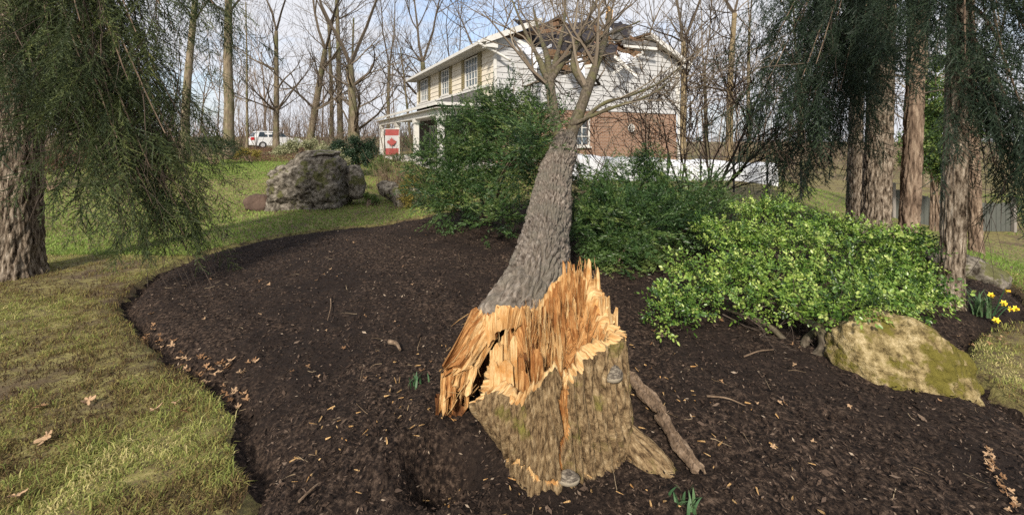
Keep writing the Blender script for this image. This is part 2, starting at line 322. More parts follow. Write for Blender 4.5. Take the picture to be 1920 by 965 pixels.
# ------------------------------------------------------------------ terrain
BED_C = np.array([.3, 4.5])
_bed = np.array([(-1.19, 1.83), (-1.58, 2.39), (-1.83, 2.62), (-2.37, 3.01), (-2.94, 3.41), (-3.62, 3.94), (-4.02, 4.36), (-4.40, 5.02), (-4.55, 5.8), (-4.45, 6.4), (-4.09, 7.1), (-3.45, 7.66), (-2.6, 8.1), (-1.9, 9.0),
                 (-1.2, 10.2), (.6, 11.2), (4, 11.3), (6.6, 10), (7.2, 7.5), (6.35, 5.75), (5.75, 4.85), (5.2, 4.15), (4.55, 3.85), (3.9, 3.55), (3.42, 3.2), (3.2, 2.85), (3.05, 2.35), (2.8, 1.85), (2.4, 1.2), (1.7, .6), (.3, .4), (-.8, .8)])
_q = _bed - BED_C; _ang = np.arctan2(_q[:, 1], _q[:, 0]); _o = np.argsort(_ang); _ang, _rad = _ang[_o], np.hypot(*_q.T)[_o]
def bed_radius(a):
    r = 0
    for k in (-.05, -.02, 0, .02, .05): r = r + np.interp(np.asarray(a) + k, np.concatenate([_ang - 2 * np.pi, _ang, _ang + 2 * np.pi]), np.tile(_rad, 3)) / 5
    a = np.asarray(a, float)
    return r + .035 * np.sin(a * 23) * np.sin(a * 7 + 1) + .015 * np.sin(a * 61 + 2)
def bed_depth(x, y):
    """metres inside (+) or outside (-) the mulch bed's edge, measured along the ray from its middle"""
    dx, dy = x - BED_C[0], y - BED_C[1]; return bed_radius(np.arctan2(dy, dx)) - np.hypot(dx, dy)
def land(x, y):
    x, y = np.asarray(x, float), np.asarray(y, float)
    z = .5 * sm(9, 21, y) + 1.5 * sm(36, 85, y) + .5 * sm(20, 34, y) * sm(-5, -14, x) - 1.6 * sm(0, 9, x - 4.6 - .25 * np.maximum(0, y - 5))
    z = z + .03 * np.sin(x * .7 + 1) * np.sin(y * .5) * sm(0, 6, np.hypot(x - .3, y - 2.3))
    return z
STUMP = np.array([.18, 2.30])
def bedz(x, y):
    sd = bed_depth(x, y)
    z = land(x, y) - .06 + .10 * sm(.0, .5, sd) + .05 * sm(.5, 2.5, sd) - .05 * sm(2.2, .8, y)
    z = z - .05 * sm(.10, 0, np.abs(sd - .12)) * sm(-.1, .05, sd)
    q = np.hypot((x + .33) / .22, (y - 2.05) / .2); z = z - .24 * sm(1.3, .2, q)                # the hollow beside the stump
    q = np.hypot((x + .62) / .3, (y - 2.1) / .22); z = z + .05 * sm(1.2, .2, q) + .09 * sm(2.2, .3, q) * fbm(np.stack([x, y, x * 0], -1).reshape(-1, 3), 9, 3).reshape(np.shape(x))
    q = np.hypot((x - STUMP[0]), (y - STUMP[1])); z = z - .02 * sm(.75, .4, q)
    return z

def graded(a, b, st, lo, hi):
    c = list(np.arange(a, b + 1e-6, st)); s, v = st, a; L = []
    while v > lo: s *= 1.28; v -= s; L.append(v)
    s, v = st, b; U = []
    while v < hi: s *= 1.28; v += s; U.append(v)
    return np.array(L[::-1] + c + U)
xs, ys = graded(-9, 9, .11, -700, 700), graded(.2, 13, .11, -30, 900)
X, Y = np.meshgrid(xs, ys); X, Y = X.ravel(), Y.ravel()
sd = bed_depth(X, Y); k_ = np.abs(sd) < .062; u_ = np.hypot(X - BED_C[0], Y - BED_C[1]) + 1e-9; X, Y = np.where(k_, X + (X - BED_C[0]) / u_ * sd, X), np.where(k_, Y + (Y - BED_C[1]) / u_ * sd, Y)   # snap the lawn's mesh to the cut edge
Z = land(X, Y) + .018 * fbm(np.stack([X, Y, X * 0], 1), 1.6, 3) - .22 * sm(.03, .16, bed_depth(X, Y))
nx, ny = len(xs), len(ys); i, j = np.meshgrid(np.arange(ny - 1), np.arange(nx - 1), indexing='ij'); i, j = i.ravel(), j.ravel()
o = mk('lawn', np.stack([X, Y, Z], 1), np.stack([i * nx + j, i * nx + j + 1, (i + 1) * nx + j + 1, (i + 1) * nx + j], 1), MT['lawn'], smooth=True, kind='structure')
tag(o, 'mossy olive lawn around the dark mulch bed')

NA, NR = 580, 135
a = np.linspace(0, 2 * np.pi, NA, endpoint=False); rr = np.linspace(0, 1, NR) ** .85
A, RR = np.meshgrid(a, rr); A, RR = A.ravel(), RR.ravel(); rad = RR * (bed_radius(A) + .03)
X, Y = BED_C[0] + rad * np.cos(A), BED_C[1] + rad * np.sin(A); Pq = np.stack([X, Y, X * 0], 1)
Z = bedz(X, Y) + .030 * fbm(Pq, 3.1, 3) + .026 * fbm(Pq, 14, 3, 3.1) + .012 * np.abs(pn(Pq, 33, 9))
i, j = np.meshgrid(np.arange(NR - 1), np.arange(NA), indexing='ij'); i, j = i.ravel(), j.ravel(); j2 = (j + 1) % NA
o = mk('mulch_bed', np.stack([X, Y, Z], 1), np.stack([i * NA + j, (i + 1) * NA + j, (i + 1) * NA + j2, i * NA + j2], 1), MT['mulch'], smooth=True, kind='structure')
tag(o, 'dark brown mulch bed around the broken stump')

# shredded bark pieces too small to count
n = 84000
d = 1.2 + 9.5 * rng.random(n) ** 2.7; px = rng.uniform(-1.22, 1.22, n); X = px * d; ok = bed_depth(X, d) > .0; X, Y = X[ok], d[ok]; n = len(X)
P0 = np.stack([X, Y, bedz(X, Y) + .030 * fbm(np.stack([X, Y, X * 0], 1), 3.1, 3) + rng.uniform(.004, .022, n)], 1)
ln = rng.uniform(.004, .013, n) * (.75 + Y / 8) * (1 + (rng.random(n) < .05) * rng.uniform(.5, 1.5, n)); w = ln * rng.uniform(.18, .55, n)
az = rng.uniform(0, 2 * np.pi, n); el = rng.normal(0, .38, n); t = np.stack([np.cos(az) * np.cos(el), np.sin(az) * np.cos(el), np.sin(el)], 1); sv = unit(np.cross(t, rng.normal(0, .35, (n, 3)) + [0, 0, 1])); uv_ = np.cross(sv, t)
V = np.stack([P0 - t * ln[:, None], P0 + t * ln[:, None], P0 + sv * w[:, None] - uv_ * (w * .3)[:, None], P0 - sv * (w * .8)[:, None] + uv_ * (w * .35)[:, None] + t * (ln * rng.uniform(-.5, .5, n))[:, None]], 1).reshape(-1, 3)
Fq = (np.arange(n)[:, None, None] * 4 + np.array([[0, 2, 3], [1, 3, 2], [0, 3, 1], [0, 1, 2]])[None]).reshape(-1, 3)
v = np.clip(rng.normal(.40, .24, n) + .12 * fbm(P0 * [1, 1, 0], 1.3, 2, 5), 0, .78); v[rng.random(n) < .02] = rng.uniform(.85, 1)
mk('mulch_chips', V, Fq, MT['chip'], var=np.repeat(v, 4), kind='stuff', label='shredded dark bark mulch scattered over the bed')

# ------------------------------------------------------------------ grass
def blades(X, Y, h, w, lean, var, name, mat, label, fine=True):
    n = len(X); az = rng.uniform(0, 2 * np.pi, n); b = np.stack([X, Y, land(X, Y) - .006 + .018 * fbm(np.stack([X, Y, X * 0], 1), 1.6, 3)], 1)
    s = np.stack([np.cos(az), np.sin(az), az * 0], 1) * (w / 2)[:, None]; az2 = rng.uniform(0, 2 * np.pi, n)
    ld = np.stack([np.cos(az2), np.sin(az2), az * 0], 1) * (h * lean)[:, None]; up = np.stack([az * 0, az * 0, h], 1)
    m = b + up * .62 + ld * .35; t = b + up * (1 - .35 * np.minimum(lean, 1.2))[:, None] + ld
    if fine:
        V = np.stack([b - s, b + s, m + s * .8, m - s * .8, t], 1).reshape(-1, 3); k = np.arange(n)[:, None] * 5
        F = [k + [2, 4, 3], k + [0, 1, 2, 3]]; rep = 5
    else:
        V = np.stack([b - s, b + s, t], 1).reshape(-1, 3); k = np.arange(n)[:, None] * 3; F = [k + [0, 1, 2]]; rep = 3
    return mk(name, V, F, mat, var=np.repeat(np.clip(var, 0, 1), rep), kind='stuff', label=label)
def lawn_points(n, d0, d1, pw, xa=-1.3, xb=1.3):
    d = d0 + (d1 - d0) * rng.random(n) ** pw; X = rng.uniform(xa, xb, n) * d; return X, d
X1, Y1 = lawn_points(150000, 1.45, 6.0, 1.25, -1.28, -.2); ok = bed_depth(X1, Y1) < .035; X1, Y1 = X1[ok], Y1[ok]
X2, Y2 = lawn_points(26000, 1.4, 6.0, 1.2, .9, 1.3); ok = (bed_depth(X2, Y2) < .03) ; X2, Y2 = X2[ok], Y2[ok]
X, Y = np.concatenate([X1, X2]), np.concatenate([Y1, Y2]); Pq = np.stack([X, Y, X * 0], 1)
pat = fbm(Pq, .9, 3, 2.2) + .55 * fbm(Pq, 5, 2, 7.7); keep = rng.random(len(X)) < np.clip(1.15 + 1.5 * np.minimum(pat + .06, 0) * 1.3, .10, 1); X, Y, pat = X[keep], Y[keep], pat[keep]
dk = rng.random(len(X)) < .10
blades(X, Y, rng.uniform(.014, .042, len(X)) * (1 + .8 * (rng.random(len(X)) < .06)) * np.clip(.95 + 1.3 * fbm(np.stack([X, Y, X * 0], 1), 7, 2, 1.5), .4, 2), rng.uniform(.0035, .0065, len(X)), np.abs(rng.normal(.75, .4, len(X))), .45 + .95 * pat + rng.normal(0, .18, len(X)) - .25 * dk, 'lawn_grass', MT['grass'], 'short mossy grass on the near lawn')
X, Y = lawn_points(110000, 6.0, 26, 1.5, -1.3, .1); ok = (bed_depth(X, Y) < .02); X, Y = X[ok], Y[ok]; pat = fbm(np.stack([X, Y, X * 0], 1), .55, 3, 2.2)
blades(X, Y, rng.uniform(.03, .07, len(X)), rng.uniform(.014, .026, len(X)) * (.6 + Y / 14), np.abs(rng.normal(.6, .3, len(X))), .52 + .45 * pat + rng.normal(0, .15, len(X)), 'far_lawn_grass', MT['farlawn'], 'pale green grass of the lawn beyond the bed', False)
X, Y = lawn_points(30000, 4.6, 22, 1.3, .6, 1.35); ok = (bed_depth(X, Y) < .0); X, Y = X[ok], Y[ok]
Xb, Yb = lawn_points(9000, 15, 24, 1, -.75, -.5)
X, Y = np.concatenate([X, Xb]), np.concatenate([Y, Yb]); pat = fbm(np.stack([X, Y, X * 0], 1), .8, 3, 2.2)
blades(X, Y, rng.uniform(.03, .075, len(X)), rng.uniform(.008, .018, len(X)) * (.6 + Y / 12), np.abs(rng.normal(.55, .3, len(X))), .55 + .35 * pat + rng.normal(0, .16, len(X)), 'fresh_grass', MT['freshgrass'], 'bright fresh green grass beyond the bed', False)

# ------------------------------------------------------------------ the broken stump
st = thing('tree_stump', 'splintered broad tree stump with tan furrowed bark and orange torn wood', 'tree stump', (STUMP[0], STUMP[1], 0))
_tt = np.radians([-180, -165, -150, -138, -128, -118, -108, -99, -92, -86, -80, -70, -58, -45, -30, -12, 5, 22, 40, 58, 75, 95, 120, 150, 180])
_tz = np.array([.20, .24, .32, .40, .45, .42, .43, .52, .57, .57, .47, .53, .58, .60, .62, .60, .58, .70, .78, .80, .74, .55, .38, .24, .20])
def rim(th):
    th = (th + np.pi) % (2 * np.pi) - np.pi; return np.interp(th, _tt, _tz) + .010 * np.sin(th * 23) + .008 * np.sin(th * 41 + 1) + .0035 * np.sin(th * 97)
def stump_r(th, z):
    r = .418 + .02 * np.cos(th * 3 + .5) + .018 * np.cos(th * 5 + 2) + .030 * np.exp(-np.maximum(z, -.05) / .10) * (.6 + .4 * np.cos(th * 4 + .8))
    und = np.exp(-((np.angle(np.exp(1j * (th - R_(-160))))) / .62) ** 2); r = r - .20 * und * sm(.30, -.02, z)
    r = r - .03 * sm(.2, .6, z) * np.exp(-((th + R_(35)) / .8) ** 2)
    return r
NT, NZ = 560, 96
th = np.linspace(-np.pi, np.pi, NT, endpoint=False); s = np.linspace(0, 1, NZ); TH, SS = np.meshgrid(th, s); TH, SS = TH.ravel(), SS.ravel()
ZZ = -.12 + (rim(TH) + .12) * SS
tw = TH + .10 * ZZ + .05 * np.sin(ZZ * 9 + TH * 2)
cs = np.stack([np.cos(tw) * 13, np.sin(tw) * 13, ZZ * 2.0], 1); cs = cs + .25 * np.stack([pn(cs, 1.1, 3), pn(cs, 1.1, 6), pn(cs, 1.1, 9)], 1)
ridge = -np.exp(-(pn(cs, 1.0) / .13) ** 2) * 1.5 + .5 * pn(cs, .6, 8); ridge2 = -np.exp(-(pn(cs * [2.0, 2.0, 2.4], 1.0, 5) / .15) ** 2)
cr = fbm(np.stack([np.cos(tw) * 20, np.sin(tw) * 20, ZZ * 26], 1), 1, 3, 4)
RR = stump_r(TH, ZZ) + .019 * ridge + .010 * ridge2 + .006 * cr
thc = R_(-80) - .18 * np.maximum(0, .45 - ZZ) + .03 * np.sin(ZZ * 25); wst = .012 + .055 * sm(.05, .5, ZZ)
strip = (np.abs(np.angle(np.exp(1j * (TH - thc)))) < wst) & (ZZ > .07)
zc = .115 + .022 * np.sin(TH * 9) + .02 * pn(np.stack([TH * 8, TH * 0, TH * 0], 1)); crack = (np.abs(ZZ - zc) < .010 + .007 * np.sin(TH * 31)) & (np.degrees(TH) > -152) & (np.degrees(TH) < -84)
RR = RR - .028 * strip - .012 * crack
V = np.stack([RR * np.cos(TH), RR * np.sin(TH), ZZ], 1)
i, j = np.meshgrid(np.arange(NZ - 1), np.arange(NT), indexing='ij'); i, j = i.ravel(), j.ravel(); j2 = (j + 1) % NT
Fb = np.stack([i * NT + j, i * NT + j2, (i + 1) * NT + j2, (i + 1) * NT + j], 1)
uv = np.stack([np.stack([jj * (2.6 / NT), V[kk, 2]], 1) for kk, jj in ((i * NT + j, j), (i * NT + j2, j + 1), ((i + 1) * NT + j2, j + 1), ((i + 1) * NT + j, j))], 1).reshape(-1, 2)
mi = np.where(crack[Fb].sum(1) >= 3, 1, np.where(strip[Fb].sum(1) >= 3, 2, 0))
bark = mk('bark', V, Fb, [MT['stumpbark'], MT['tornpale'], MT['torn']], st, uv=uv, midx=mi, smooth=True)
# pale sapwood ring just inside the bark, then the torn heart
top = V[-NT:]
NI = 28; f = np.linspace(0, 1, NI); TH2, FF = np.meshgrid(th, f); TH2, FF = TH2.ravel(), FF.ravel()
r0 = np.repeat(np.hypot(top[:, 0], top[:, 1])[None], NI, 0).ravel(); z0 = np.repeat(top[:, 2][None], NI, 0).ravel()
rr2 = r0 * (1 - FF); x2, y2 = rr2 * np.cos(TH2), rr2 * np.sin(TH2)
core = .24 + .30 * sm(-.32, .30, y2 + .35 * x2) - .42 * np.exp(-((x2 + .16) / .14) ** 2 - ((y2 - .10) / .17) ** 2) - .14 * np.exp(-((x2 + .30) / .12) ** 2 - ((y2 + .02) / .2) ** 2)
Pc = np.stack([x2, y2, x2 * 0], 1); fib = np.floor(4 * (pn(Pc * [1, .6, 1], 26) + .5)) * .025 + .04 * fbm(Pc, 40, 2, 3)
bw = .20 + .06 * np.sin(TH2 * 5) + .04 * np.sin(TH2 * 13 + 1)
ring = z0 + .014 * fbm(Pc, 30, 3) * sm(0, .05, FF) + .10 * np.maximum(0, FF - .01)
zz = np.where(FF < bw * .7, ring, ring + (core + fib - ring) * sm(bw * .7, bw * .7 + .16, FF))
i, j = np.meshgrid(np.arange(NI - 1), np.arange(NT), indexing='ij'); i, j = i.ravel(), j.ravel(); j2 = (j + 1) % NT
Fi = np.stack([i * NT + j, i * NT + j2, (i + 1) * NT + j2, (i + 1) * NT + j], 1)
cv = np.stack([x2, y2, zz], 1); mid = cv[Fi].mean(1); fm = FF[Fi].mean(1)
mi = np.where(fm < bw[Fi].mean(1) * .9, 1, np.where((mid[:, 2] < .30), 2, 0))
uvw = np.stack([TH2 * .3, cv[:, 2] + .2 * FF], 1)
mk('torn_heartwood', cv, Fi, [MT['torn'], MT['tornpale'], MT['rot']], st, midx=mi, uv=uvw[Fi].reshape(-1, 2), smooth=True)

def splinter(parent, c, phi, w, t, z0, zt, lean, mat, k=5, taper=.7, jag=.35, name='splinter', rs=None):
    """an upright torn slat: k columns wide with a ragged top"""
    rs = rs or rng; u = np.linspace(-.5, .5, k); lv = (0, .35, .7, 1)
    hh = (zt - z0) * (1 - jag * rs.random(k) * np.abs(np.arange(k) - rs.uniform(0, k - 1)) / k * 2)
    hh = np.maximum(hh, .25 * (zt - z0)); d1 = np.array([math.cos(phi), math.sin(phi), 0]); d2 = np.array([-math.sin(phi), math.cos(phi), 0])
    V = []
    for side in (-1, 1):
        for q, l in enumerate(lv):
            for m in range(k):
                th_ = t * (1 - .75 * l ** 1.5) * (.8 + .4 * rs.random()) * .5
                p = np.array([c[0], c[1], z0]) + d1 * u[m] * w * (1 - (1 - taper) * l) + d2 * side * th_ + np.array(lean) * l * (zt - z0) + np.array([0, 0, hh[m] * l])
                V.append(p + rs.normal(0, .0022, 3))
    n = len(lv) * k; Fq = []
    for q in range(len(lv) - 1):
        for m in range(k - 1):
            a_ = q * k + m; Fq += [[a_, a_ + 1, a_ + k + 1, a_ + k], [n + a_ + 1, n + a_, n + a_ + k, n + a_ + k + 1]]
        for m in (0, k - 1):
            a_ = q * k + m; e = [a_, a_ + k, n + a_ + k, n + a_]; Fq.append(e if m == 0 else e[::-1])
    for m in range(k - 1):
        a_ = (len(lv) - 1) * k + m; Fq.append([a_, a_ + 1, n + a_ + 1, n + a_])
    o_ = rs.random(2) * 9; V = np.array(V); kk = np.tile(np.arange(k), len(lv) * 2) / k * w; vv = V[:, 2] + o_[1]; uv_ = np.stack([kk + o_[0] + np.repeat([0, t], n), vv], 1); Fq = np.array(Fq)
    return mk(name, V, [Fq], mat, parent, uv=uv_[Fq].reshape(-1, 2))
def sp(pxa, pxb, ytop, ybot, d, mat, t=.03, lean=(0, .06, 0), k=5, taper=.7, jag=.35, turn=0.0):
    a_, b_ = at(pxa, ybot, d), at(pxb, ybot, d); tp = at((pxa + pxb) / 2, ytop, d + .02)
    c = (a_ + b_) / 2 - [STUMP[0], STUMP[1], 0]
    splinter(st, c, turn, abs(b_[0] - a_[0]), t, a_[2], tp[2], lean, mat, k, taper, jag)
W, Pl, Rt, WY, PlY = MT['torn'], MT['tornpale'], MT['rot'], MT['torny'], MT['paley']
# tall ragged slats at the back
for pa, pb, yt, d_, m_ in ((1054, 1074, 486, 2.56, W), (1068, 1090, 492, 2.52, W), (1082, 1104, 478, 2.54, W), (1094, 1118, 484, 2.50, Pl), (1106, 1128, 500, 2.48, Pl), (1060, 1084, 530, 2.49, W), (1086, 1112, 540, 2.46, W), (1112, 1136, 545, 2.45, Pl)):
    sp(pa, pb, yt, 690, d_, m_, .035, (.0, .03, 0), 6, .72, .5, rng.normal(0, .12))
# the stepped orange wall in front of them
for q in range(15):
    px_ = 1022 + 116 * ((q * .618) % 1); d_ = 2.16 + .30 * (q + rng.random()) / 15; yt = 560 + (2.46 - d_) * 330 + rng.normal(0, 26) + max(0, 1050 - px_) * .5
    sp(px_ - rng.uniform(10, 24), px_ + rng.uniform(10, 24), yt, yt + rng.uniform(150, 230), d_, W if rng.random() < .8 else Pl, rng.uniform(.03, .055), (rng.normal(0, .06), .12, 0), 6, rng.uniform(.55, .9), .75, rng.normal(0, .35))
for q in range(20):    # long thin spikes
    px_ = rng.uniform(1000, 1128); d_ = rng.uniform(2.2, 2.5); yt = 520 + (2.5 - d_) * 330 + rng.uniform(-10, 45) + max(0, 1060 - px_) * .6; w_ = rng.uniform(4, 8)
    sp(px_ - w_, px_ + w_, yt, yt + rng.uniform(90, 170), d_, Pl if rng.random() < .5 else W, rng.uniform(.010, .02), (rng.normal(0, .09), rng.uniform(.0, .2), 0), 3, .25, .6, rng.normal(0, .6))
# right-hand sapwood wall, mid spikes, the standing pale slab on the left
for pa, pb, yt, yb, d_ in ((1118, 1146, 552, 690, 2.40), (1136, 1160, 575, 690, 2.36), (1148, 1172, 610, 690, 2.32), (1126, 1150, 600, 700, 2.30)):
    sp(pa, pb, yt, yb, d_, Pl, .05, (.02, .02, 0), 6, .9, .25, R_(35))
for q in range(11):
    px_ = rng.uniform(982, 1046); yt = rng.uniform(565, 612); sp(px_ - 7, px_ + 7, yt, yt + rng.uniform(80, 150), rng.uniform(2.36, 2.5), Pl if rng.random() < .45 else W, .02, (rng.normal(0, .10), .12, 0), 4, .35, .7, rng.normal(0, .4))
for pa, pb, yt, yb, d_, m_ in ((918, 946, 640, 755, 2.08, Pl), (936, 956, 612, 760, 2.10, Pl), (950, 974, 628, 760, 2.09, Pl), (926, 966, 672, 765, 2.05, Pl), (965, 988, 664, 760, 2.10, W), (978, 1002, 690, 765, 2.08, W), (995, 1022, 650, 745, 2.14, W)):
    sp(pa, pb, yt, yb, d_, m_, .03, (-.02, .03, 0), 6, .85, .3, R_(-6))
for q in range(8):
    px_ = rng.uniform(975, 1020); yt = rng.uniform(640, 700); sp(px_ - 8, px_ + 8, yt, yt + 90, rng.uniform(2.15, 2.32), W if rng.random() < .3 else Rt, .02, (rng.normal(-.05, .1), .1, 0), 4, .5, .6, rng.normal(0, .5))
for q in range(7):    # short chips along the sapwood rim
    t_ = R_(rng.uniform(-150, -10)); r_ = float(stump_r(np.array([t_]), np.array([.45]))[0]) - rng.uniform(.03, .08); z_ = float(rim(np.array([t_]))[0])
    splinter(st, np.array([r_ * math.cos(t_), r_ * math.sin(t_), 0]), t_ + R_(90) + rng.normal(0, .2), rng.uniform(.025, .06), .014, z_ - .05, z_ + rng.uniform(.004, .028), (0, .0, 0), Pl, 4, .8, .6)
# buttress root and bracket fungi
def rootdisp(th_, l, x): return .014 * (1 - np.abs(pn(np.stack([np.cos(th_) * 5, np.sin(th_) * 5, l * 4], 1))) * 2.4) + .006 * fbm(x, 40, 2)
def root(pts, rad):
    Pp, Rr = resample(pts, 40, rad); V, Fq, u_ = tube(Pp, Rr, 72, rootdisp); mk('root', V, Fq, MT['stumpbark'], st, uv=u_, smooth=True)
L0 = np.array([STUMP[0], STUMP[1], 0])
root([np.array([.36, -.10, .16]), np.array([.42, -.16, .09]), np.array([.50, -.24, .03]), np.array([.57, -.31, -.03]), np.array([.62, -.36, -.08])], [.03, .062, .075, .065, .04])
0 and root([np.array([.16, -.34, .15]), np.array([.19, -.40, .05]), np.array([.21, -.46, -.05])], [.05, .07, .06])
0 and root([np.array([-.02, -.36, .10]), np.array([-.06, -.42, -.01]), np.array([-.09, -.46, -.07])], [.04, .06, .05])
def bracket(c, out, w, h):
    """half-round shelf fungus: domed grey top, pale rim below"""
    out = unit(out); sd = unit(np.cross([0, 0, 1], out)); k = 18; rows = 7; V = []; top_, rim_ = [], []
    for q in range(rows):
        f_ = q / (rows - 1)
        for m in range(k):
            a_ = math.pi * m / (k - 1); rr_ = f_ * (1 + .05 * math.sin(a_ * 5))
            V.append(np.asarray(c) + sd * math.cos(a_) * w * rr_ + out * math.sin(a_) * w * .75 * rr_ + np.array([0, 0, h * (1 - f_ ** 1.6) + .004 * math.sin(f_ * 18)]))
    for m in range(k):
        a_ = math.pi * m / (k - 1); V.append(np.asarray(c) + sd * math.cos(a_) * w * .97 + out * math.sin(a_) * w * .72 + np.array([0, 0, -.02]))
    for m in range(k): V.append(np.asarray(c) + np.array([0, 0, -.035]))
    Fq = np.array([[q * k + m, q * k + m + 1, (q + 1) * k + m + 1, (q + 1) * k + m] for q in range(rows + 1) for m in range(k - 1)])
    return mk('bracket_fungus', np.array(V), [Fq], [MT['fungus'], MT['fungusrim']], st, midx=[1 if f_ // (k - 1) >= rows - 1 else 0 for f_ in range(len(Fq))], smooth=True)
bracket((.07, -.395, .11), (-.05, -1, 0), .052, .03); bracket((.315, -.225, .47), (.7, -.9, 0), .052, .045); bracket((.385, -.16, .24), (1, -.5, 0), .032, .015)

# ------------------------------------------------------------------ the fallen tree
ft = thing('fallen_tree', 'uprooted-looking grey tree snapped at the stump and fallen onto the house', 'fallen tree', (0, 2.75, 0))
ft['label'] = 'grey tree snapped off its stump and lying across the bed onto the house'
FT0 = np.array([0, 2.75, 0])
ctl = np.array([[.04, 2.78, .31], [.135, 3.02, .46], [.215, 3.35, .58], [.355, 4.3, .775], [.53, 5.3, 1.17], [.70, 5.85, 1.46], [.77, 6.15, 1.66]])
crad = np.array([.325, .262, .228, .214, .203, .18, .135])
Pp, Rr = resample(ctl, 160, crad)
def barkdisp(th_, l, x):
    q = np.stack([np.cos(th_) * 5.0, np.sin(th_) * 5.0, l * 4.2], 1); q = q + .35 * np.stack([pn(q, .7, 2), pn(q, .7, 8), pn(q, .7, 5)], 1)
    a_ = np.clip(1 - np.abs(pn(q, 1.2)) * 2.6, -1, 1); b_ = np.clip(1 - np.abs(pn(q, 3.1, 4)) * 2.6, -1, 1)
    return .034 * (.4 - np.exp(-(pn(q, 1.2) / .12) ** 2)) + .018 * (.4 - np.exp(-(pn(q, 2.7, 4) / .14) ** 2)) + .010 * fbm(q, 6, 2, 3) + .03 * pn(x, 2.4, 7)
KT = 250
V, Fq, u_ = tube(Pp, Rr, KT, barkdisp, cap=False)
# ragged near end of the bark: pull the first rings along the axis
T, Aa, Bb = frames(Pp); thk = np.linspace(0, 2 * np.pi, KT, endpoint=False)
dirs = Aa[0][None] * np.cos(thk)[:, None] + Bb[0][None] * np.sin(thk)[:, None]
elev = np.degrees(np.arctan2(dirs[:, 2], dirs[:, 0]))       # 90 top, 180 left, 0 right
e0 = np.interp(elev % 360, [0, 40, 75, 100, 125, 150, 185, 230, 280, 330, 360], [.10, .12, .02, .0, -.04, -.12, -.22, -.16, .0, .05, .10]) + .02 * pn(np.stack([np.cos(thk) * 9, np.sin(thk) * 9, thk * 0], 1), 1) + .035 * pn(np.stack([np.cos(thk) * 3, np.sin(thk) * 3, thk * 0 + 5], 1), 1)
fall = np.exp(-np.arange(160) / 18.); V3 = V.reshape(160, KT, 3); V3 = V3 + T[0][None, None] * (e0[None, :, None] * fall[:, None, None])
mk('trunk', V3.reshape(-1, 3) - FT0, Fq, MT['trunkbark'], ft, uv=u_, smooth=True)
edge = V3[0]; ax = T[0]; cen = Pp[0]
ln_ = np.interp(elev % 360, [0, 40, 75, 100, 125, 150, 185, 230, 280, 330, 360], [.05, .05, .07, .10, .16, .30, .38, .26, .12, .06, .05])
rows = [(0, 1.0, 0)] + [(-f_, 1 - .30 * f_ ** 1.3, 1) for f_ in np.linspace(.08, 1, 12)] + [(-1 + f_ * 1.0, .70 - .08 * f_, 2) for f_ in np.linspace(.1, 1, 8)] + [(1.0, .50, 3), (2.2, .40, 3), (2.4, .02, 3)]
Vw = []
for q, (f_, s_, zone) in enumerate(rows):
    c_ = edge - cen; axl = c_ @ ax; rd = c_ - axl[:, None] * ax
    gr = .012 * (1 - 2 * np.abs(pn(np.stack([np.cos(thk) * 14, np.sin(thk) * 14, thk * 0 + f_ * .9], 1), 1))) * min(1, q / 3.)
    jg = .07 * pn(np.stack([np.cos(thk) * 11, np.sin(thk) * 11, thk * 0 + 3], 1), 1) * (1 if zone in (1, 2) else 0) * max(0, min(1, -f_ + .1))
    ad = axl + (f_ * ln_ if f_ <= 0 else f_ * .22) + jg
    Vw.append(cen + ax[None] * ad[:, None] + rd * (s_ + gr / .38)[:, None])
Vw = np.concatenate(Vw); nr = len(rows)
i, j = np.meshgrid(np.arange(nr - 1), np.arange(KT), indexing='ij'); i, j = i.ravel(), j.ravel(); j2 = (j + 1) % KT
Fw = np.stack([i * KT + j, (i + 1) * KT + j, (i + 1) * KT + j2, i * KT + j2], 1)
mi = np.where(i >= 16, 2, np.where((i >= 13), 1, 0)); mi = np.where((i < 2) & (rng.random(len(i)) < .2), 1, mi)
uvw = np.stack([np.tile(thk * .36, nr), (Vw - cen) @ ax], 1); mk('torn_wood', Vw - FT0, Fw, [PlY, WY, Rt], ft, midx=mi, uv=uvw[Fw].reshape(-1, 2))
# ragged slats of sapwood hanging from the torn end on its left
def slat(a_, b_, w, t, mat, name='torn_slat', k=5, flat=(0, 0, 1)):
    """a torn plank from a to b with a ragged far end"""
    a_, b_ = np.asarray(a_), np.asarray(b_); ax_ = b_ - a_; L_ = np.linalg.norm(ax_); ax_ = ax_ / L_; s_ = unit(np.cross(ax_, flat)); u_ = np.cross(s_, ax_)
    lv = (0, .3, .65, 1); hh = 1 - .22 * rng.random(k); V = []
    for side in (-1, 1):
        for l in lv:
            for m in range(k):
                V.append(a_ + ax_ * L_ * l * (hh[m] if l > .6 else 1) + s_ * (m / (k - 1) - .5) * w * (1 - .25 * l) + u_ * side * t * .5 * (1 - .6 * l) + rng.normal(0, .003, 3) + u_ * .02 * math.sin(m * 1.7) * l)
    n_ = len(lv) * k; Fq = []
    for q in range(len(lv) - 1):
        for m in range(k - 1):
            c_ = q * k + m; Fq += [[c_, c_ + 1, c_ + k + 1, c_ + k], [n_ + c_ + 1, n_ + c_, n_ + c_ + k, n_ + c_ + k + 1]]
        for m in (0, k - 1): c_ = q * k + m; e = [c_, c_ + k, n_ + c_ + k, n_ + c_]; Fq.append(e if m == 0 else e[::-1])
    for m in range(k - 1): c_ = (len(lv) - 1) * k + m; Fq.append([c_, c_ + 1, n_ + c_ + 1, n_ + c_])
    o_ = rng.random(2) * 9; V = np.array(V); Fq = np.array(Fq); uv_ = np.stack([np.tile(np.arange(k), len(lv) * 2) / k * w + o_[0] + np.repeat([0, t], n_), (V - a_) @ ax_ + o_[1]], 1)
    return mk(name, V - FT0, [Fq], mat, ft, uv=uv_[Fq].reshape(-1, 2))
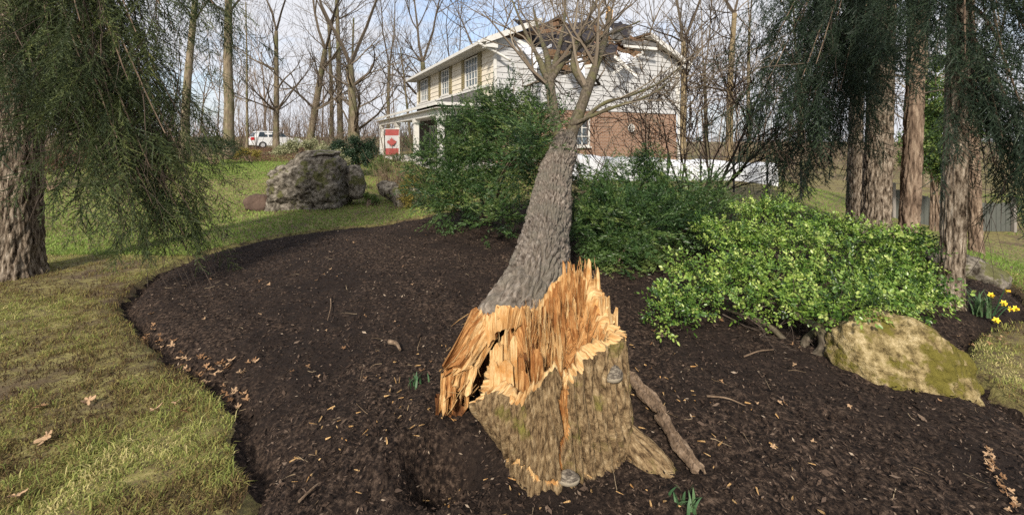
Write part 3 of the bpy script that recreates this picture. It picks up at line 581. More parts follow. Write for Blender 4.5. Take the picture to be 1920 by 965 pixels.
for q in range(6):
    f_ = q / 8.; a_ = at(905 + 45 * f_ + rng.normal(0, 5), 590 + 25 * f_, 2.72 - .05 * f_); b_ = at(828 + 46 * f_ + rng.normal(0, 5), 712 + 42 * f_ + rng.normal(0, 14), 2.33 + .02 * rng.normal())
    slat(a_, b_, rng.uniform(.09, .13), .05, PlY if rng.random() < .75 else WY, flat=(.5, -.6, .6))
for q in range(7):
    a_ = at(838 + q * 8, 672 + rng.uniform(0, 30), 2.40); b_ = at(826 + q * 8.5 + rng.uniform(-6, 6), 725 + rng.uniform(0, 60), 2.31)
    slat(a_, b_, rng.uniform(.03, .065), .03, Pl if rng.random() < .5 else W, flat=(.2, -1, .2))
for q in range(8):
    a_ = at(822 + rng.uniform(0, 45), 735 + rng.uniform(0, 20), 2.42); b_ = at(812 + rng.uniform(0, 50), 795 + rng.uniform(0, 15), 2.40)
    slat(a_, b_, .08, .05, Rt, flat=(.2, -1, .2))

# fine torn fibres on both broken faces
r11 = np.random.default_rng(44)
def fibres(parent, off, cen_px, n, spread, lean):
    P_, R2 = [], []
    for q in range(n):
        pa, pb, ya, yb, da, db = cen_px[r11.integers(len(cen_px))]; d_ = r11.uniform(da, db); p = at(r11.uniform(pa, pb), r11.uniform(ya, yb), d_); L_ = r11.uniform(.02, .085); dv = unit(np.array(lean) + r11.normal(0, spread, 3)) * L_
        P_.append([p - dv * .6, p + dv * .3 + r11.normal(0, .003, 3), p + dv]); w_ = r11.uniform(.0012, .0035); R2.append([w_, w_ * .8, w_ * .2])
    V, Fq = twigs(np.array(P_), np.array(R2), 3); u2 = np.stack([V[:, 0] * 3, V[:, 2]], 1); mk('wood_fibres', V - off, [Fq], MT['tornpale'], parent, uv=u2[Fq].reshape(-1, 2), kind='stuff')
fibres(st, np.array([STUMP[0], STUMP[1], 0]), [(1015, 1130, 560, 690, 2.15, 2.4), (1060, 1125, 490, 560, 2.46, 2.54), (920, 1010, 625, 745, 2.05, 2.25), (985, 1045, 575, 640, 2.36, 2.46)], 130, .16, (0, .1, 1))
fibres(ft, FT0, [(835, 900, 650, 770, 2.28, 2.4), (860, 950, 570, 640, 2.55, 2.7)], 50, .4, (-.5, -.6, -.5))
P_, R2 = [], []
for q in range(260):   # pale chips thrown round the stump
    a_ = r11.uniform(0, 6.28); d_ = r11.uniform(.42, 1.3); x = STUMP[0] + math.cos(a_) * d_; y = STUMP[1] + math.sin(a_) * d_ * .8; z = float(bedz(np.array([x]), np.array([y]))[0]) + .022; dv = unit(r11.normal(size=3) * [1, 1, .3]) * r11.uniform(.004, .022); w_ = r11.uniform(.0015, .005); P_.append([(x, y, z) - dv, np.array([x, y, z]), (x, y, z) + dv]); R2.append([w_, w_, w_ * .3])
V, Fq = twigs(np.array(P_), np.array(R2), 3); mk('wood_chips', V, [Fq], MT['tornpale'], None, uv=np.stack([V[:, 0] * 3, V[:, 1]], 1)[Fq].reshape(-1, 2), kind='stuff', label='pale splinter chips thrown on the mulch round the stump')

# limbs and crown
def grow(out, p, d, L, r, lev, maxlev, rs, up=.12, nseg=4, rmin=.006, wig=.16, spread=(.45, .95), kids=(3, 5)):
    pts, rad = [np.array(p, float)], [r]; d = unit(d)
    for q in range(nseg):
        d = unit(d + rs.normal(0, wig, 3) + np.array([0, 0, up])); pts.append(pts[-1] + d * L / nseg); rad.append(max(rmin * .7, r * (1 - .72 * (q + 1) / nseg)))
    out.append((np.array(pts), np.array(rad), lev))
    if lev >= maxlev: return
    for q in range(rs.integers(*kids) + (1 if lev == 0 else 0)):
        f_ = rs.uniform(.3, 1.0); i_ = min(int(f_ * nseg), nseg - 1); g_ = f_ * nseg - i_; b_ = pts[i_] * (1 - g_) + pts[i_ + 1] * g_
        dd = unit(pts[i_ + 1] - pts[i_]); a_ = rs.uniform(*spread); pr = unit(np.cross(dd, rs.normal(size=3))); grow(out, b_, dd * math.cos(a_) + pr * math.sin(a_), L * rs.uniform(.45, .72), max(rmin, (rad[i_] * .62)), lev + 1, maxlev, rs, up, nseg, rmin, wig, spread, kids)
def branches_mesh(out, k=3, base=.5, sd=.2):
    m = Mesh(); by = {}
    for p, r, l in out: by.setdefault(len(p), []).append((p, r))
    for n_, v in by.items():
        Pm = np.array([a_ for a_, _ in v]); Rm = np.array([b_ for _, b_ in v]); V, Fq = twigs(Pm, Rm, k)
        m.add(V, Fq, np.repeat(np.clip(rng.normal(base, sd, len(v)), 0, 1), n_ * k))
    return m
limbs = [  # (pixel, row, distance) paths with start and end radius
    ([(1050, 300, 5.6), (1050, 270, 6.0), (1037, 205, 6.5), (1031, 150, 7.1), (1024, 100, 8.3), (1010, 60, 10.8), (1000, 15, 14)], .105, .03),
    ([(1058, 300, 5.6), (1068, 262, 6.1), (1090, 200, 6.6), (1108, 150, 7.2), (1122, 110, 8.0), (1135, 70, 9.5), (1143, 25, 10.5)], .10, .06),
    ([(1032, 150, 7.1), (1062, 110, 7.9), (1100, 80, 9.0), (1150, 62, 10.5), (1200, 40, 13)], .062, .022),
    ([(1036, 135, 7.3), (1048, 90, 8.3), (1058, 40, 10), (1062, -20, 12)], .052, .022),
    ([(1072, 250, 6.2), (1125, 198, 6.4), (1185, 178, 6.6), (1245, 150, 6.9), (1310, 95, 7.5)], .036, .010),
    ([(1070, 235, 6.2), (1140, 205, 6.3), (1195, 188, 6.4), (1240, 165, 6.6), (1275, 130, 7)], .028, .008),
    ([(1030, 160, 7.0), (1010, 110, 7.5), (985, 60, 8.4), (960, 0, 10)], .06, .015),
    ([(1100, 165, 7.0), (1075, 120, 7.4), (1090, 60, 8.4), (1120, 0, 10)], .07, .02)]
rs = np.random.default_rng(21); crown = []
for path, ra, rb in limbs:
    q = np.array([at(*p) for p in path]); Pl_, Rl = resample(q, 36, np.linspace(ra, rb, len(q)))
    V, Fq, u_ = tube(Pl_, Rl, 20, lambda t_, l, x: .018 * pn(x, 5) + .008 * pn(x, 18, 3)); mk('limb', V - FT0, Fq, MT['limbbark'], ft, uv=u_, smooth=True)
    for m in range(9 if ra > .05 else 8):
        i_ = rs.integers(12, 36); dd = unit(Pl_[min(i_ + 1, 35)] - Pl_[i_ - 1]); pr = unit(np.cross(dd, rs.normal(size=3))); a_ = rs.uniform(.4, 1.0)
        grow(crown, Pl_[i_], dd * math.cos(a_) + pr * math.sin(a_), rs.uniform(1.0, 2.2) * (1 if ra > .045 else .55), max(.009, Rl[i_] * .5), 1, 3, rs, .06, 4, .0055)
cm = branches_mesh(crown, 4, .55, .22); cm.V = [v - FT0 for v in cm.V]; cm.build('crown', MT['twig'], ft, kind='stuff')
a_ = at(1140, 36, 10.4)
for q in range(5): slat(a_ + rs.normal(0, .03, 3), at(1144 + rs.normal(0, 3), 8 + rs.normal(0, 5), 10.6), .09, .05, Pl, 'torn_slat', 4, (0, -1, 0))
# ------------------------------------------------------------------ the damaged house
HA = np.array([-.744, 18.6, .40]); HR = math.atan2(.459, .889)
house = thing('house', 'two storey white sided house with brick base and smashed roof under the fallen tree', 'house', HA, HR)
_c, _s = math.cos(HR), math.sin(HR)
def loc(w): w = np.asarray(w, float) - HA; return np.array([w[0] * _c + w[1] * _s, -w[0] * _s + w[1] * _c, w[2]])
GW, FL, ZB, ZE, PITCH = 11.1, 12.85, 2.7, 5.5, .43
def hp(name, geo, mat, parent=house, **k): return mk(name, geo[0], [geo[1]], mat, parent, **k)
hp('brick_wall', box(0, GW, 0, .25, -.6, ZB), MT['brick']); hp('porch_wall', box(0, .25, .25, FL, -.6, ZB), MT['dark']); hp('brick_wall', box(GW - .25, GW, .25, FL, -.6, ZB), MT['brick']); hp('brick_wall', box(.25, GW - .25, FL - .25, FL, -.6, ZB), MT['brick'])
hp('sheathing', box(.02, GW - .02, .02, .2, ZB, ZE), MT['plywood']); hp('sheathing', box(.02, .2, .2, FL - .02, ZB, ZE), MT['plywood']); hp('sheathing', box(GW - .2, GW - .02, .2, FL - .02, ZB, ZE), MT['siding']); hp('sheathing', box(.2, GW - .2, FL - .2, FL - .02, ZB, ZE), MT['siding'])
hp('ceiling', box(.2, GW - .2, .2, FL - .2, 5.28, 5.36), MT['plywood'])
def board(x0, x1, z0, z1, axis, mat):
    o_, i_ = (-.036, -.006), .016
    P_ = [(x0, o_[0], z0), (x1, o_[0], z0), (x1, i_, z0), (x0, i_, z0), (x0, o_[1], z1 + .012), (x1, o_[1], z1 + .012), (x1, i_, z1 + .012), (x0, i_, z1 + .012)]
    V = np.array(P_)
    if axis == 'y': V = np.stack([V[:, 1], V[:, 0], V[:, 2]], 1); return mk('siding_board', V, [BOXF[:, ::-1]], mat, house)
    return mk('siding_board', V, [BOXF], mat, house)
RH = (ZE - ZB) / 11; hr = np.random.default_rng(3)
for q in range(11):
    z0 = ZB + q * RH
    if q < 7: board(.06, GW - .06, z0, z0 + RH, 'x', MT['siding'])
    else:                                                    # torn open where the tree came down
        a_ = 3.3 - (q - 7) * .22 + hr.uniform(-.2, .2); b_ = 4.6 + (q - 7) * .55 + hr.uniform(-.25, .25)
        board(.06, a_, z0, z0 + RH, 'x', MT['siding']); board(b_, GW - .06, z0, z0 + RH, 'x', MT['siding'])
for q in range(4):                                           # what is left of the gable
    z0 = ZE + q * RH; x1 = GW - max(0, z0 + RH - 5.75) / PITCH
    board(7.9 + .25 * q + hr.uniform(-.2, .2), x1, z0, z0 + RH, 'x', MT['siding'])
board(.1, 1.7, ZE, ZE + RH, 'x', MT['siding'])
hp('gable_backing', (np.array([[7.6, .03, ZE], [GW, .03, ZE], [8.6, .03, 6.65], [8.0, .03, 6.5], [7.6, .12, ZE], [GW, .12, ZE], [8.6, .12, 6.65], [8.0, .12, 6.5]]), BOXF), MT['plywood'])
WIN = [(1.85, 3.5), (6.0, 7.35), (10.1, 11.9)]; WZ = (3.85, 5.3)
for q in range(11):
    z0 = ZB + q * RH; x = .06
    if z0 + RH > WZ[0] and z0 < WZ[1]:
        for a_, b_ in WIN: board(x, a_ - .04, z0, z0 + RH, 'y', MT['cream']); x = b_ + .04
    board(x, FL - .05, z0, z0 + RH, 'y', MT['cream'])
hp('corner_board', box(-.05, .07, -.05, .06, ZB, ZE + .1), MT['trim']); hp('corner_board', box(GW - .07, GW + .05, -.05, .06, ZB, ZE + .1), MT['trim']); hp('corner_board', box(-.05, .06, FL - .06, FL + .04, ZB, ZE), MT['trim'])
def window(a_, b_, z0, z1, nx_, nz_, on='y', shut=True):
    def B(u0, u1, v0, v1, w0, w1):   # u along the wall, v outwards depth, w height
        return box(-v1, -v0, u0, u1, w0, w1) if on == 'y' else box(u0, u1, -v1, -v0, w0, w1)
    m_ = Mesh(); t_ = .07
    for g_ in (B(a_, b_, -.03, .06, z0, z0 + t_), B(a_, b_, -.03, .06, z1 - t_, z1), B(a_, a_ + t_, -.03, .06, z0 + t_, z1 - t_), B(b_ - t_, b_, -.03, .06, z0 + t_, z1 - t_)): m_.add(*g_)
    w_ = m_.build('window', MT['trim'], house)
    xs_ = np.linspace(a_ + t_, b_ - t_, nx_ + 1); zs_ = np.linspace(z0 + t_, z1 - t_, nz_ + 1)
    for i_ in range(nx_):
        for j_ in range(nz_): hp('pane', B(xs_[i_] + .018, xs_[i_ + 1] - .018, -.012, .0, zs_[j_] + .018, zs_[j_ + 1] - .018), MT['glass'], w_)
    for i_ in range(1, nx_): hp('muntin', B(xs_[i_] - .02, xs_[i_] + .02, -.02, .03, zs_[0], zs_[-1]), MT['trim'], w_)
    for j_ in range(1, nz_): hp('muntin', B(xs_[0], xs_[-1], -.02, .024, zs_[j_] - .02, zs_[j_] + .02), MT['trim'], w_)
    hp('sill', B(a_ - .06, b_ + .06, 0, .12, z0 - .07, z0 - .002), MT['trim'], w_)
    if shut:
        for u0 in (a_ - .46, b_ + .06):
            s_ = hp('shutter', B(u0, u0 + .4, .036, .075, z0 - .03, z1 + .03), MT['shutter'])
            for j_ in range(12):
                zz_ = z0 + .03 + j_ * (z1 - z0 - .06) / 12; hp('slat', B(u0 + .05, u0 + .35, .077, .09, zz_, zz_ + .07), MT['shutter'], s_)
for (a_, b_), nx_ in zip(WIN, (4, 3, 4)): window(a_, b_, WZ[0], WZ[1], nx_, 4)
window(4.2, 5.1, .95, 2.35, 2, 3, 'x', False)
for a_ in (3.0, 8.4): window(a_, a_ + 1.3, .9, 2.2, 2, 2, 'y', False)
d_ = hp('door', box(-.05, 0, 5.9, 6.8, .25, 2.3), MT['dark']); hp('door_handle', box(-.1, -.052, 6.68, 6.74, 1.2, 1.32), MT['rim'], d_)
# roof: sound behind, torn open above the gable
def slope(x0, x1, y0, y1, side, th=.06, dz=0):
    f_ = (lambda x: 5.75 + PITCH * x) if side == 'f' else (lambda x: 5.75 + PITCH * (GW - x))
    P_ = [(x0, y0, f_(x0) + dz), (x1, y0, f_(x1) + dz), (x1, y1, f_(x1) + dz), (x0, y1, f_(x0) + dz)]
    return np.array(P_ + [(a, b, c + th) for a, b, c in P_], float), BOXF
RX = GW / 2
for s_, a_, b_, y0 in (('f', -.6, RX, 4.3), ('f', -.6, 2.0, -.45), ('r', RX, GW + .6, 3.4), ('r', 8.7, GW + .6, -.45)):
    y1 = FL + .4 if y0 > 0 else (4.3 if s_ == 'f' else 3.4)
    hp('roof_deck', slope(a_, b_, y0, y1 - (.0 if y0 > 0 else .002), s_, .05), MT['plywood']); hp('roof_shingles', slope(a_ - (.02 if a_ < 0 else 0), b_, y0, y1 - (.0 if y0 > 0 else .002), s_, .05, .055), MT['shingle'])
hp('soffit', box(-.58, -.052, -.42, FL + .38, 5.36, 5.39), MT['soffit']); hp('gutter', box(-.74, -.585, -.46, FL + .42, 5.38, 5.53), MT['trim'])
hp('soffit', box(GW + .052, GW + .58, -.42, FL + .38, 5.36, 5.39), MT['soffit']); hp('gutter', box(GW + .585, GW + .74, -.46, FL + .42, 5.38, 5.53), MT['trim'])
def rake(xa, xb, side):
    f_ = (lambda x: 5.75 + PITCH * x) if side == 'f' else (lambda x: 5.75 + PITCH * (GW - x))
    P_ = [(xa, -.48, f_(xa) - .16), (xb, -.48, f_(xb) - .16), (xb, -.452, f_(xb) - .16), (xa, -.452, f_(xa) - .16)]
    hp('rake_board', (np.array(P_ + [(a, b, c + .26) for a, b, c in P_]), BOXF), MT['trim'])
    P_ = [(xa, -.45, f_(xa) - .06), (xb, -.45, f_(xb) - .06), (xb, -.04, f_(xb) - .06), (xa, -.04, f_(xa) - .06)]
    hp('rake_soffit', (np.array(P_ + [(a, b, c + .03) for a, b, c in P_]), BOXF), MT['soffit'])
rake(-.6, 2.1, 'f'); rake(8.75, GW + .6, 'r')
hp('eave_return', box(-.6, -.06, -.44, -.02, 5.18, 5.36), MT['trim']); hp('eave_return', box(GW + .06, GW + .6, -.44, -.02, 5.18, 5.36), MT['trim'])
for q, y_ in enumerate(np.arange(.3, 4.2, .55)):            # broken rafters in the hole
    xe = 2.1 + hr.uniform(0, 1.6); a_ = (.2, y_, 5.75 + .43 * .2 - .1); b_ = (xe + .6, y_ + hr.uniform(-.2, .2), 5.75 + .43 * xe - hr.uniform(.1, .5)); hp('rafter', beam(a_, b_, .05, .18), MT['rafter'])
    xe = 8.8 - hr.uniform(0, 1.4); a_ = (GW - .2, y_ + .1, 5.75); b_ = (xe, y_ + hr.uniform(-.2, .3), 5.75 + .43 * (GW - xe) - hr.uniform(.2, .6)); hp('rafter', beam(a_, b_, .05, .18), MT['rafter'])
for q in range(12):
    c_ = np.array([hr.uniform(3.2, 8.2), hr.uniform(.3, 3.8), hr.uniform(5.7, 7.0)]); dv = unit(hr.normal(size=3) * [1, .6, .8]) * hr.uniform(.5, 1.0); hp('broken_rafter', beam(c_ - dv, c_ + dv, .05, .16), MT['rafter'] if q % 3 else MT['plywood'])
def torn_sheet(pts, mat, name, th=.03, k=10):
    """irregular ripped sheet through the given corner points (pixel, row, distance)"""
    q = np.array([loc(at(*p)) for p in pts]); c_ = q.mean(0); n_ = unit(np.cross(q[1] - q[0], q[2] - q[0])); ed = []
    for i_ in range(len(q)):
        for f_ in np.linspace(0, 1, 5)[:-1]: ed.append(q[i_] * (1 - f_) + q[(i_ + 1) % len(q)] * f_ + hr.normal(0, .045, 3))
    ed = np.array(ed); m_ = len(ed); V = np.concatenate([ed, ed + n_ * th, [c_, c_ + n_ * th]]); a_ = np.arange(m_); b_ = (a_ + 1) % m_
    return mk(name, V, [np.concatenate([np.stack([b_, a_, a_ * 0 + 2 * m_], 1), np.stack([a_ + m_, b_ + m_, a_ * 0 + 2 * m_ + 1], 1)]), np.stack([a_, b_, b_ + m_, a_ + m_], 1)], mat, house)
for pts in ([(962, 34, 20.0), (1002, 40, 20.3), (1018, 100, 20.5), (985, 92, 20.2), (992, 62, 20.1)], [(1010, 42, 20.6), (1040, 50, 20.8), (1062, 108, 20.7), (1022, 118, 20.3)], [(1066, 46, 21.2), (1108, 34, 21.5), (1122, 96, 21.2), (1076, 108, 20.8)], [(1112, 80, 20.9), (1160, 84, 21.2), (1150, 104, 20.8), (1104, 106, 20.6)], [(1136, 46, 21.4), (1162, 40, 21.6), (1190, 52, 21.9), (1176, 70, 21.6)], [(998, 46, 21.0), (1045, 60, 21.6), (1060, 118, 21.6), (1012, 108, 21.0)], [(1060, 62, 21.8), (1100, 50, 22), (1112, 88, 22), (1070, 96, 21.8)], [(1012, 60, 22.2), (1120, 40, 23), (1130, 92, 22.6), (1030, 110, 22)]):
    torn_sheet(pts, MT['tarpaper'], 'tar_paper_sheet')
for pts in ([(1141, 58, 21.4), (1160, 52, 21.5), (1184, 58, 21.8), (1180, 74, 21.7), (1150, 76, 21.5)], [(1162, 74, 21.8), (1236, 78, 22.9), (1228, 86, 22.3), (1168, 84, 21.4)], [(1100, 62, 21.5), (1142, 78, 21.6), (1130, 96, 21.5), (1100, 88, 21.4)]):
    torn_sheet(pts, MT['shingle'], 'torn_shingles', .05)
for pts in ([(1104, 40, 22), (1150, 72, 22), (1140, 80, 21.9), (1100, 56, 21.9)], [(1110, 78, 21.3), (1160, 92, 21.2), (1152, 106, 21.1), (1098, 92, 21.2)], [(1168, 92, 21.2), (1202, 98, 21.5), (1198, 108, 21.4), (1166, 102, 21.1)], [(964, 64, 20.0), (992, 76, 20.2), (996, 86, 20.2), (970, 78, 20)]):
    torn_sheet(pts, MT['plywood'] if pts[0][0] != 1110 else MT['pink'], 'torn_plywood')
for pts in ([(1058, 114, 19.6), (1092, 106, 19.9), (1100, 122, 19.8), (1094, 138, 19.5), (1072, 128, 19.4)], [(1006, 94, 19.0), (1036, 82, 19.4), (1026, 96, 19.3), (1008, 104, 19)], [(984, 100, 18.8), (1008, 92, 19), (1012, 116, 18.9), (1002, 138, 18.7), (998, 112, 18.7)], [(1160, 96, 21), (1192, 108, 21.2), (1176, 122, 21), (1160, 108, 20.9)], [(968, 80, 18.9), (1002, 92, 19), (1010, 112, 18.9), (986, 104, 18.8)]):
    torn_sheet(pts, MT['membrane'], 'house_wrap_flap', .01)
for a_, b_ in (((1140, 95, 21), (1194, 143, 20.6)), ((1206, 98, 21.6), (1150, 138, 20.6)), ((1170, 86, 21.4), (1232, 92, 22.2)), ((962, 72, 18.9), (1008, 96, 19.1)), ((1000, 90, 19), (1006, 150, 18.7)), ((1076, 128, 19.6), (1120, 122, 20))):
    hp('hanging_trim', beam(loc(at(*a_)), loc(at(*b_)), .05, .14), MT['trim'])
q_ = np.array([loc(at(*p)) for p in ((898, 78, 18.0), (903, 84, 18.0), (930, 98, 18.3), (958, 114, 18.5))]); V, Fq, u_ = tube(resample(q_, 14)[0], .06, 8); mk('downspout', V, Fq, MT['trim'], house, smooth=True)
hp('downspout', box(GW + .08, GW + .18, -.1, -.02, .2, 5.3), MT['trim'])
# porch
PX, PY1 = -2.75, 13.6
def poly(name, P_, th, mat): return hp(name, plate(np.array(P_, float), th), mat)
poly('porch_roof', [(PX, -.35, 2.78), (0 - .06, 1.6, 3.62), (-.06, PY1 - .6, 3.62), (PX, PY1, 2.78)], -.07, MT['shingle'])
hp('porch_roof', (np.array([(PX, -.35, 2.78), (0, -.35, 2.78), (-.06, 1.59, 3.60), (-.07, 1.6, 3.60), (PX, -.35, 2.71), (0, -.35, 2.71), (-.06, 1.59, 3.50), (-.07, 1.6, 3.50)], float), BOXF[:, ::-1]), MT['shingle'])
hp('porch_fascia', box(PX - .04, PX, -.38, PY1 + .03, 2.66, 2.785), MT['trim']); hp('porch_fascia', box(PX, -.02, -.40, -.36, 2.66, 2.785), MT['trim'])
hp('porch_ceiling', box(PX + .01, -.05, -.34, PY1, 2.545, 2.57), MT['soffit'])
hp('porch_beam', box(PX + .2, PX + .42, -.1, PY1 - .2, 2.28, 2.54), MT['trim']); hp('porch_beam', box(PX + .42, -.06, -.1, .1, 2.28, 2.54), MT['trim'])
hp('wall_trim', box(-.14, -.036, .35, FL - .1, 3.63, 3.74), MT['trim'])
hp('porch_floor', box(PX + .1, -.0, -.2, PY1, -.6, .22), MT['soffit'])
for y_ in (.02, 3.9, 8.2, 12.9):
    V = []; 
    for z_, r_ in ((.22, .17), (.34, .17), (.36, .125), (2.05, .11), (2.07, .15), (2.27, .16)): V += [(PX + .31 + i_ * r_, y_ + j_ * r_, z_) for i_, j_ in ((-1, -1), (1, -1), (1, 1), (-1, 1))]
    Fq = [[a_ * 4 + b_, a_ * 4 + (b_ + 1) % 4, a_ * 4 + 4 + (b_ + 1) % 4, a_ * 4 + 4 + b_] for a_ in range(5) for b_ in range(4)] + [[3, 2, 1, 0], [20, 21, 22, 23]]
    mk('porch_column', np.array(V), [np.array(Fq)], MT['trim'], house)

# round ornament on the brick
c_ = np.array([7.77, -.05, 1.88]); an = np.linspace(0, 2 * np.pi, 25)[:-1]
wo = thing('wall_ornament', 'round white ornament hung on the brick side wall', 'ornament', HA + np.array([c_[0] * _c - c_[1] * _s, c_[0] * _s + c_[1] * _c, c_[2]]), HR)
V, Fq, u_ = tube(np.stack([.19 * np.cos(an), an * 0, .19 * np.sin(an)], 1), .04, 8); mk('ring', V, Fq, MT['trim'], wo, smooth=True)
for q in range(5): mk('spoke', *(lambda g: (g[0], [g[1]]))(beam((0, 0, 0), (.18 * math.cos(q * 1.257), 0, .18 * math.sin(q * 1.257)), .03, .05, (0, 1, 0))), MT['trim'], wo)

# banner flag under the porch roof
fl = thing('flag', 'faded red and white maple leaf flag hanging lengthwise from the porch', 'flag', at(735, 290, 22.6), 0); fl.scale = (.84, .84, .84)
def cloth(x0, x1, z0, z1, mat, name, dy=0):
    nx_, nz_ = 14, 8; V = []
    for side in (0, 1):
        for j_ in range(nz_ + 1):
            for i_ in range(nx_ + 1):
                x = x0 + (x1 - x0) * i_ / nx_; z = z0 + (z1 - z0) * j_ / nz_; V.append((x + .02 * math.sin(z * 5), .05 * math.sin(x * 9 + z * 1.5) * (1.7 - z) + .008 * side + dy, z))
    n_ = (nx_ + 1) * (nz_ + 1); Fq = [[j_ * (nx_ + 1) + i_ + o_ for o_ in ((0, 1, nx_ + 2, nx_ + 1) if s_ == 0 else (nx_ + 1, nx_ + 2, 1, 0))] for s_ in (0,) for j_ in range(nz_) for i_ in range(nx_)]
    Fq += [[v + n_ for v in f_[::-1]] for f_ in Fq[:]]; return mk(name, np.array(V), [np.array(Fq)], mat, fl, smooth=True)
cloth(-.42, .42, 0, .40, MT['red'], 'red_band'); cloth(-.42, .42, .40, 1.20, MT['white'], 'white_field'); cloth(-.42, .42, 1.20, 1.60, MT['red'], 'red_band')
lp = [(0, .30), (.05, .18), (.13, .20), (.10, .06), (.20, .12), (.22, .07), (.31, .05), (.27, -.02), (.29, -.05), (.13, -.15), (.15, -.20), (.02, -.18), (.02, -.32)]
lp = lp + [(-x, y) for x, y in lp[::-1] if x > 0]; m_ = len(lp); V = np.array([(x, -.085, .80 + y) for x, y in lp] + [(x, -.075, .80 + y) for x, y in lp] + [(0, -.085, .8), (0, -.075, .8)]); a_ = np.arange(m_); b_ = (a_ + 1) % m_
mk('maple_leaf', V, [np.concatenate([np.stack([a_, b_, a_ * 0 + 2 * m_], 1), np.stack([b_ + m_, a_ + m_, a_ * 0 + 2 * m_ + 1], 1)]), np.stack([b_, a_, a_ + m_, b_ + m_], 1)], MT['red'], fl)
V, Fq, u_ = tube(np.array([(-.5, 0, 1.61), (.5, 0, 1.61)]), .018, 8); mk('rod', V, Fq, MT['trim'], fl)

# ------------------------------------------------------------------ car beyond the boulder
cp = at(517, 287, 36.5); car = thing('parked_car', 'white car parked beyond the lawn, seen from its rear corner', 'car', (cp[0], cp[1], float(land(cp[0], cp[1]))), R_(45)); car.scale = (.86, .86, .86)
def loft(prof, w0, w1, name, mat, parent=car):
    """side profile [(x,z)...] extruded across the car, w1 half-width at its top"""
    zt = max(z for _, z in prof); zb = min(z for _, z in prof); V = []
    for s_ in (-1, 1):
        for x, z in prof: V.append((x, s_ * (w0 + (w1 - w0) * (z - zb) / (zt - zb)), z))
    m_ = len(prof); cx = np.mean([p[0] for p in prof]); cz = np.mean([p[1] for p in prof]); V += [(cx, -(w0 + w1) / 2, cz), (cx, (w0 + w1) / 2, cz)]; a_ = np.arange(m_); b_ = (a_ + 1) % m_
    return mk(name, np.array(V), [np.concatenate([np.stack([a_, b_, a_ * 0 + 2 * m_], 1), np.stack([b_ + m_, a_ + m_, a_ * 0 + 2 * m_ + 1], 1)]), np.stack([b_, a_, a_ + m_, b_ + m_], 1)], mat, parent)
loft([(-2.25, .35), (-2.3, .6), (-2.25, 1.0), (-2.1, 1.06), (.95, 1.06), (2.0, .92), (2.25, .75), (2.28, .4), (2.0, .28), (-2.0, .28)], .92, .88, 'body', MT['carpaint'])
loft([(-2.15, 1.05), (-1.85, 1.62), (-1.5, 1.68), (.1, 1.66), (.95, 1.05)], .86, .66, 'cabin', MT['carpaint'])
for x0, x1, t0, t1 in ((-1.75, -.95, -1.6, -.95), (-.85, .05, -.85, -.05), (.12, .82, .02, .3)):
    for s_ in (-1, 1): hp('side_window', (np.array([(x0, s_ * .86, 1.1), (x1, s_ * .86, 1.1), (t1, s_ * .70, 1.58), (t0, s_ * .70, 1.58), (x0, s_ * .80, 1.1), (x1, s_ * .80, 1.1), (t1, s_ * .62, 1.58), (t0, s_ * .62, 1.58)]), BOXF), MT['carglass'], car)
hp('rear_window', (np.array([(-2.145, -.72, 1.14), (-2.145, .72, 1.14), (-1.93, .58, 1.54), (-1.93, -.58, 1.54), (-2.05, -.72, 1.14), (-2.05, .72, 1.14), (-1.85, .58, 1.54), (-1.85, -.58, 1.54)]), BOXF), MT['carglass'], car)
for s_ in (-1, 1): hp('tail_light', box(-2.33, -2.1, s_ * .78 - .12, s_ * .78 + .12, .80, 1.08), MT['tail'], car)
hp('rear_bumper', box(-2.38, -2.2, -.88, .88, .34, .58), MT['carpaint'], car); hp('number_plate', box(-2.34, -2.28, -.24, .24, .66, .80), MT['trim'], car)
for x in (-1.4, 1.4):
    for s_ in (-1, 1):
        an = np.linspace(0, 2 * np.pi, 21)[:-1]; V, Fq, u_ = tube(np.array([(x, s_ * .72, .33), (x, s_ * .95, .33)]), .33, 20); w_ = mk('wheel', V, Fq, MT['tyre'], car)
        V, Fq, u_ = tube(np.array([(x, s_ * .93, .33), (x, s_ * .965, .33)]), .2, 14); mk('rim', V, Fq, MT['rim'], w_)
